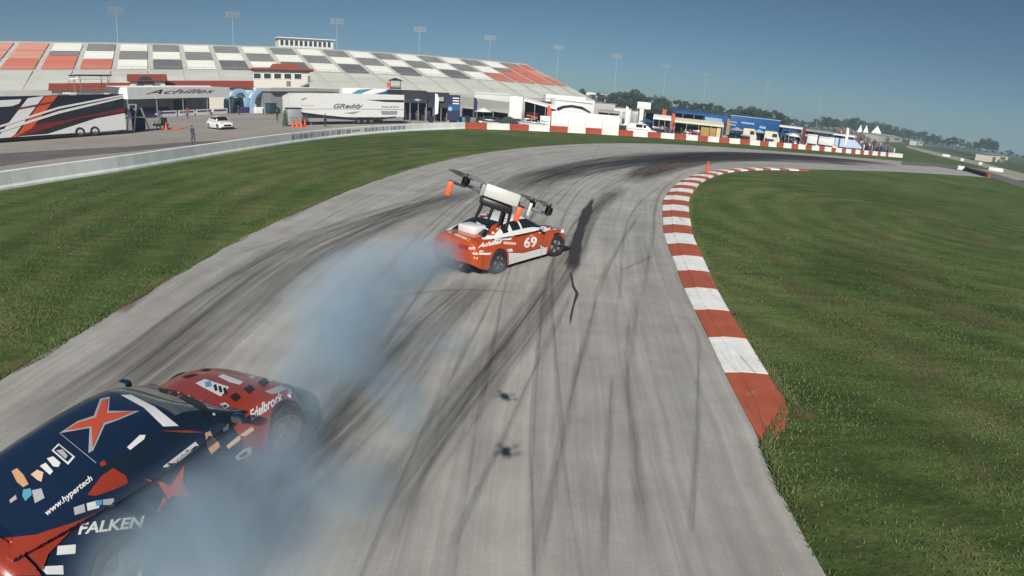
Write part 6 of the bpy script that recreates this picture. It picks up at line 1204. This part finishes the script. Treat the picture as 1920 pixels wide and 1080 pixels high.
# ================================================================== CAMERA DRONES
DWHITE = paint('drone_white', (0.52, 0.52, 0.50), 0.4, 0.3); CARBON = mat('carbon_black', (0.014, 0.014, 0.016), 0.4, var=0.2); PROP = mat('prop_smoke_grey', (0.30, 0.29, 0.31), 0.35, var=0.1, alpha=0.55); BOOM = mat('boom_grey', (0.17, 0.17, 0.18), 0.45, var=0.1); FIN = mat('fin_orange', srgb(232, 92, 52), 0.5, var=0.06); DGREY = mat('drone_grey', (0.26, 0.27, 0.26), 0.5)
def drone(C, roll, yaw, pitch, label):
    t = thing('quadcopter', tuple(C), yaw, label, 'drone'); t.rotation_euler = (pitch, roll, yaw)
    MB().box((-0.052, -0.075, 0.0), (0.056, 0.07, 0.040), bev=0.007).build('top_shell', DWHITE, t, 40)
    MB().box((-0.062, -0.06, -0.002), (-0.050, 0.05, 0.034), bev=0.004).build('side_cheek', DGREY, t, 40)
    MB().box((-0.050, -0.06, -0.026), (0.046, 0.062, -0.001), bev=0.006).build('belly', CARBON, t, 40)
    for x, y in ((-0.048, -0.05), (-0.012, -0.055), (0.022, -0.05), (0.048, -0.045), (-0.04, 0.045), (0.04, 0.045)): MB().tube((x * 0.9, y, -0.012), (x * 1.03, y, -0.072), 0.005, 0.004, 8).build('leg', CARBON, t, 40)
    for k, (mx, my) in enumerate(((-0.112, -0.062), (0.148, -0.062), (-0.105, 0.10), (0.118, 0.10))):
        ar = bpy.data.objects.new('arm', None); COL.objects.link(ar); ar.parent = t
        b = MB(); b.tube((mx * 0.3, my * 0.4, 0.012), (mx, my, 0.012), 0.0065, 0.0045, 8); b.build('boom', BOOM, ar, 40)
        b = MB(); b.lathe([(0.0, 0.008), (0.010, 0.012), (0.0112, 0.016), (0.0112, 0.030), (0.009, 0.034), (0.003, 0.035), (0.003, 0.046), (0, 0.046)], 16, M=Matrix.Translation((mx, my, 0))); b.build('motor', CARBON, ar, 40)
        a0 = (0.5, 2.2, 1.1, 0.2)[k]
        for j in range(3):
            a = a0 + j * 2.094; b = MB(); rows_ = []
            for s_ in np.linspace(0, 1, 9):
                rr = 0.007 + 0.058 * s_; ch = 0.006 + 0.011 * math.sin(math.pi * min(1, s_ * 0.92 + 0.06)) ** 0.8; tw = R(34 - 24 * s_); cdir = Vector((-math.sin(a), math.cos(a), 0)); c0 = Vector((mx + math.cos(a) * rr, my + math.sin(a) * rr, 0.039))
                e = cdir * math.cos(tw) * ch + Vector((0, 0, math.sin(tw) * ch)); rows_.append([c0 - e + Vector((0, 0, 0.0006)), c0 + e + Vector((0, 0, 0.0006)), c0 + e - Vector((0, 0, 0.0006)), c0 - e - Vector((0, 0, 0.0006))])
            for u, v in zip(rows_, rows_[1:]):
                for q in range(4): b.face([u[q], u[(q + 1) % 4], v[(q + 1) % 4], v[q]])
            b.face(rows_[-1]); b.build('propeller_blade', PROP, ar, 60)
    for (fx, fy, fz) in ((-0.150, -0.062, -0.012), (0.062, -0.085, -0.016)):
        b = MB(); b.box((fx - 0.008, fy - 0.005, fz - 0.022), (fx + 0.008, fy + 0.005, fz + 0.022), bev=0.003); b.build('marker_fin', FIN, t, 40)
    MB().box((-0.158, -0.066, 0.004), (-0.106, -0.058, 0.012)).build('fin_bracket', CARBON, t); MB().box((0.054, -0.090, 0.006), (0.072, -0.06, 0.012)).build('fin_bracket', CARBON, t)
    MB().box((0.086, -0.072, -0.012), (0.096, -0.05, 0.028), bev=0.003).build('antenna_pod', DWHITE, t, 40)
    MB().lathe([(0, 0.0), (0.018, 0.0), (0.018, 0.03), (0.012, 0.036), (0, 0.036)], 16, 'y', Matrix.Translation((0, 0.062, 0.012))).build('camera_lens', CARBON, t, 40)
    return t
drone(AT(933, 376, 1.70), R(17), R(4), R(-8), 'small white quadcopter with orange fins and black legs flying low behind the orange car')
drone(Vector((0.0, -0.20, CAMH)), R(0), 0, 0, 'white camera quadcopter hovering over the track, casting the small shadow nearer the smoke')

# ================================================================== TYRE SMOKE
SMK = bpy.data.materials.new('tyre_smoke'); SMK.use_nodes = True; nt = SMK.node_tree; N = nt.nodes; L = nt.links
N.remove(N['Principled BSDF']); pv = N.new('ShaderNodeVolumePrincipled'); L.new(pv.outputs[0], N['Material Output'].inputs['Volume'])
pv.inputs['Color'].default_value = (0.62, 0.80, 0.94, 1); pv.inputs['Anisotropy'].default_value = 0.0
tc = N.new('ShaderNodeTexCoord'); ln = N.new('ShaderNodeVectorMath'); ln.operation = 'LENGTH'; geo = N.new('ShaderNodeNewGeometry')
ns = N.new('ShaderNodeTexNoise'); ns.inputs['Scale'].default_value = 1.25; ns.inputs['Detail'].default_value = 5; ns.inputs['Roughness'].default_value = 0.55; ns.inputs['Distortion'].default_value = 0.5; L.new(geo.outputs['Position'], ns.inputs[0])
L.new(tc.outputs['Object'], ln.inputs[0])
mr = N.new('ShaderNodeMapRange'); mr.interpolation_type = 'SMOOTHSTEP'; mr.inputs[1].default_value = 1.0; mr.inputs[2].default_value = -0.1; L.new(ln.outputs['Value'], mr.inputs[0])
mn = N.new('ShaderNodeMapRange'); mn.inputs[1].default_value = 0.30; mn.inputs[2].default_value = 0.74; L.new(ns.outputs['Fac'], mn.inputs[0])
oi = N.new('ShaderNodeObjectInfo'); sp = N.new('ShaderNodeSeparateColor'); L.new(oi.outputs['Color'], sp.inputs[0])
def _mul(a, c):
    q = N.new('ShaderNodeMath'); q.operation = 'MULTIPLY'
    for i, v in enumerate((a, c)):
        if isinstance(v, (int, float)): q.inputs[i].default_value = v
        else: L.new(v, q.inputs[i])
    return q.outputs[0]
L.new(_mul(_mul(_mul(mr.outputs[0], mn.outputs[0]), sp.outputs[0]), 10.0), pv.inputs['Density'])
bm = bmesh.new(); bmesh.ops.create_icosphere(bm, subdivisions=2, radius=1.08); sm = bpy.data.meshes.new('smoke_puff'); bm.to_mesh(sm); bm.free(); sm.materials.append(SMK)
smoke = bpy.data.objects.new('tyre_smoke', None); COL.objects.link(smoke); tag(smoke, 'blue-grey tyre smoke drifting over the track between the two cars', 'smoke', kind='stuff'); smoke.location = (-2, 8, 0)
PUFFS = [(585, 765, 0.45, 0.45, 0.36), (560, 720, 0.5, 0.45, 0.26), (868, 476, 0.45, 0.55, 0.34), (840, 478, 0.5, 0.75, 0.34), (790, 482, 0.6, 0.95, 0.30), (735, 498, 0.65, 1.05, 0.28), (675, 520, 0.75, 1.15, 0.28), (640, 560, 0.8, 1.1, 0.30), (655, 610, 0.7, 0.95, 0.30), (640, 660, 0.65, 0.85, 0.32), (590, 690, 0.65, 0.8, 0.30), (600, 600, 0.8, 0.9, 0.14), (760, 545, 0.4, 0.8, 0.10), (700, 580, 0.4, 0.8, 0.12),
         (905, 492, 0.25, 0.42, 0.34), (930, 505, 0.2, 0.35, 0.30), (745, 745, 0.35, 0.55, 0.28), (765, 790, 0.3, 0.42, 0.2), (832, 645, 0.3, 0.5, 0.16), (700, 690, 0.4, 0.6, 0.12), (550, 770, 0.5, 0.55, 0.34), (520, 830, 0.5, 0.6, 0.55), (470, 890, 0.55, 0.65, 0.62), (400, 940, 0.6, 0.65, 0.60), (330, 985, 0.65, 0.6, 0.50), (530, 960, 0.4, 0.6, 0.55), (570, 880, 0.45, 0.5, 0.34),
         (655, 925, 0.35, 0.52, 0.30), (700, 905, 0.3, 0.36, 0.18), (265, 1035, 0.6, 0.6, 0.62), (380, 1050, 0.55, 0.6, 0.55), (470, 990, 0.7, 1.1, 0.07), (620, 900, 0.5, 0.9, 0.06), (760, 620, 0.5, 1.0, 0.05), (480, 1060, 0.4, 0.5, 0.34), (560, 1040, 0.3, 0.45, 0.22), (500, 740, 0.7, 0.5, 0.20), (430, 1000, 0.5, 0.55, 0.40), (200, 1075, 0.5, 0.4, 0.3)]
for x, y, z, r_, dn in PUFFS:
    r_ *= 1.16; dn *= 0.66 if y < 760 else 0.50
    o = link('smoke_puff', sm, smoke); p = G(x, y, z); o.location = p - Vector((-2, 8, 0)); o.scale = (r_ * random.uniform(0.95, 1.15), r_ * random.uniform(0.95, 1.15), min(r_ * 0.85, z + 0.25)); o.rotation_euler = (0, 0, random.uniform(0, 3)); o.color = (dn, dn, dn, 1); o['kind'] = 'stuff'

# ================================================================== SUMMER HAZE
hz_ = bpy.data.materials.new('haze'); hz_.use_nodes = True; nt = hz_.node_tree; nt.nodes.remove(nt.nodes['Principled BSDF']); pv = nt.nodes.new('ShaderNodeVolumePrincipled'); nt.links.new(pv.outputs[0], nt.nodes['Material Output'].inputs['Volume'])
pv.inputs['Color'].default_value = (0.58, 0.77, 0.93, 1); pv.inputs['Density'].default_value = 0.0006; pv.inputs['Anisotropy'].default_value = 0.1
o = MB().box((-3600, -420, -1.0), (3600, 4100, 40.0)).build('haze', hz_); tag(o, 'pale blue summer haze over the whole circuit', 'haze', kind='stuff')
# ================================================================== GRASS BLADES (near the camera, where single tufts show)
def blades(name, n, seed, hrange, pick, label):
    rg = np.random.default_rng(seed); P = pick(rg, n); n = len(P)
    gq = np.sin(P[:, 0] * 0.9 + 1.3 * np.sin(P[:, 1] * 0.53)) + np.sin(P[:, 1] * 0.71 + 1.7 * np.sin(P[:, 0] * 0.37)) + 0.6 * np.sin(P[:, 0] * 2.3 + P[:, 1] * 1.9)
    keep = rg.uniform(0, 1, n) < np.clip(0.62 + 0.30 * gq, 0.06, 1.0); P = P[keep]; n = len(P)   # thin, worn turf in patches
    h = rg.uniform(*hrange, n) * (0.75 + 0.5 * np.clip(np.sin(P[:, 0] * 1.7 + np.sin(P[:, 1] * 1.3) * 2) * 0.5 + 0.5, 0, 1)); a = rg.uniform(0, 2 * np.pi, n); w = rg.uniform(0.007, 0.014, n); lean = rg.normal(0, 0.03, (n, 2))
    V = np.zeros((n, 3, 3)); V[:, 0, 0] = P[:, 0] - np.cos(a) * w; V[:, 0, 1] = P[:, 1] - np.sin(a) * w; V[:, 1, 0] = P[:, 0] + np.cos(a) * w; V[:, 1, 1] = P[:, 1] + np.sin(a) * w
    V[:, 2, :2] = P + lean; V[:, 2, 2] = h; V[:, :2, 2] = -0.005
    me = bpy.data.meshes.new(name); me.vertices.add(3 * n); me.vertices.foreach_set('co', V.reshape(-1)); me.loops.add(3 * n); me.loops.foreach_set('vertex_index', np.arange(3 * n, dtype=np.int32)); me.polygons.add(n); me.polygons.foreach_set('loop_start', np.arange(0, 3 * n, 3, dtype=np.int32)); me.update(calc_edges=True); me.validate()
    me.materials.append(BLADE); tag(link(name, me), label, 'grass', kind='stuff')
BLADE = bpy.data.materials.new('grass_blade'); BLADE.use_nodes = True; nt = BLADE.node_tree; N = nt.nodes; L = nt.links; b = N['Principled BSDF']; b.inputs['Roughness'].default_value = 0.8; b.inputs['Specular IOR Level'].default_value = 0.15
tc = N.new('ShaderNodeTexCoord'); n1 = N.new('ShaderNodeTexNoise'); n1.inputs['Scale'].default_value = 0.35; n1.inputs['Detail'].default_value = 6; n1.inputs['Roughness'].default_value = 0.7; L.new(tc.outputs['Object'], n1.inputs[0])
wn_ = N.new('ShaderNodeTexNoise'); wn_.inputs['Scale'].default_value = 23; L.new(tc.outputs['Object'], wn_.inputs[0])
ad = N.new('ShaderNodeMath'); ad.operation = 'MULTIPLY_ADD'; ad.inputs[1].default_value = 0.55; L.new(wn_.outputs['Fac'], ad.inputs[0])
sc_ = N.new('ShaderNodeMath'); sc_.operation = 'MULTIPLY'; sc_.inputs[1].default_value = 0.5; L.new(n1.outputs['Fac'], sc_.inputs[0]); L.new(sc_.outputs[0], ad.inputs[2])
r = N.new('ShaderNodeValToRGB'); e = r.color_ramp.elements; e.new(0.5); e.new(0.6)
for k, (p_, c) in enumerate([(0.36, (0.064, 0.104, 0.030)), (0.49, (0.098, 0.145, 0.048)), (0.57, (0.136, 0.168, 0.070)), (0.68, (0.20, 0.185, 0.098))]): e[k].position = p_; e[k].color = (*c, 1)
L.new(ad.outputs[0], r.inputs[0]); L.new(r.outputs[0], b.inputs['Base Color'])
_ix = lambda y: np.interp(y, TI[:, 1], TI[:, 0]); _ox = lambda y: np.interp(y, TO[:, 1], TO[:, 0])
def pick_right(rg, n):
    y = 2.5 + 32 * rg.uniform(0, 1, n) ** 1.7; x = _ix(y) + np.where(y > 7.9, 0.85 + 0.47 * np.clip((y - 11.5) / 16, 0, 1), np.where(y > 6.6, (y - 6.6) * 0.66 + 0.02, 0.02)) + 21 * rg.uniform(0, 1, n) ** 1.25; return np.stack([x, y], 1)
def pick_left(rg, n):
    y = 4 + 40 * rg.uniform(0, 1, n) ** 1.5; x = _ox(y) - 0.03 - 15 * rg.uniform(0, 1, n) ** 1.2; return np.stack([x, y], 1)
def pick_edge(rg, n):
    k = n // 3; y = 2.5 + 30 * rg.uniform(0, 1, k) ** 1.5; xr_ = _ix(y) + np.where(y > 7.9, 0.84 + 0.47 * np.clip((y - 11.5) / 16, 0, 1), np.where(y > 6.6, (y - 6.6) * 0.65, 0.0)) + np.abs(rg.normal(0, 0.10, k)) - 0.02
    y2 = 4 + 45 * rg.uniform(0, 1, 2 * k) ** 1.4; xl_ = _ox(y2) - np.abs(rg.normal(0, 0.14, 2 * k)) + 0.05 + 0.06 * np.sin(y2 * 3.1) * np.sin(y2 * 0.7); return np.concatenate([np.stack([xr_, y], 1), np.stack([xl_, y2], 1)])
blades('infield_grass', 260000, 1, (0.018, 0.045), pick_right, 'short mown grass inside the bend to the right of the kerb')
blades('verge_grass', 200000, 2, (0.018, 0.048), pick_left, 'short mown grass between the track and the concrete wall')
blades('edge_grass', 60000, 3, (0.03, 0.085), pick_edge, 'longer ragged grass along the asphalt and kerb edges')
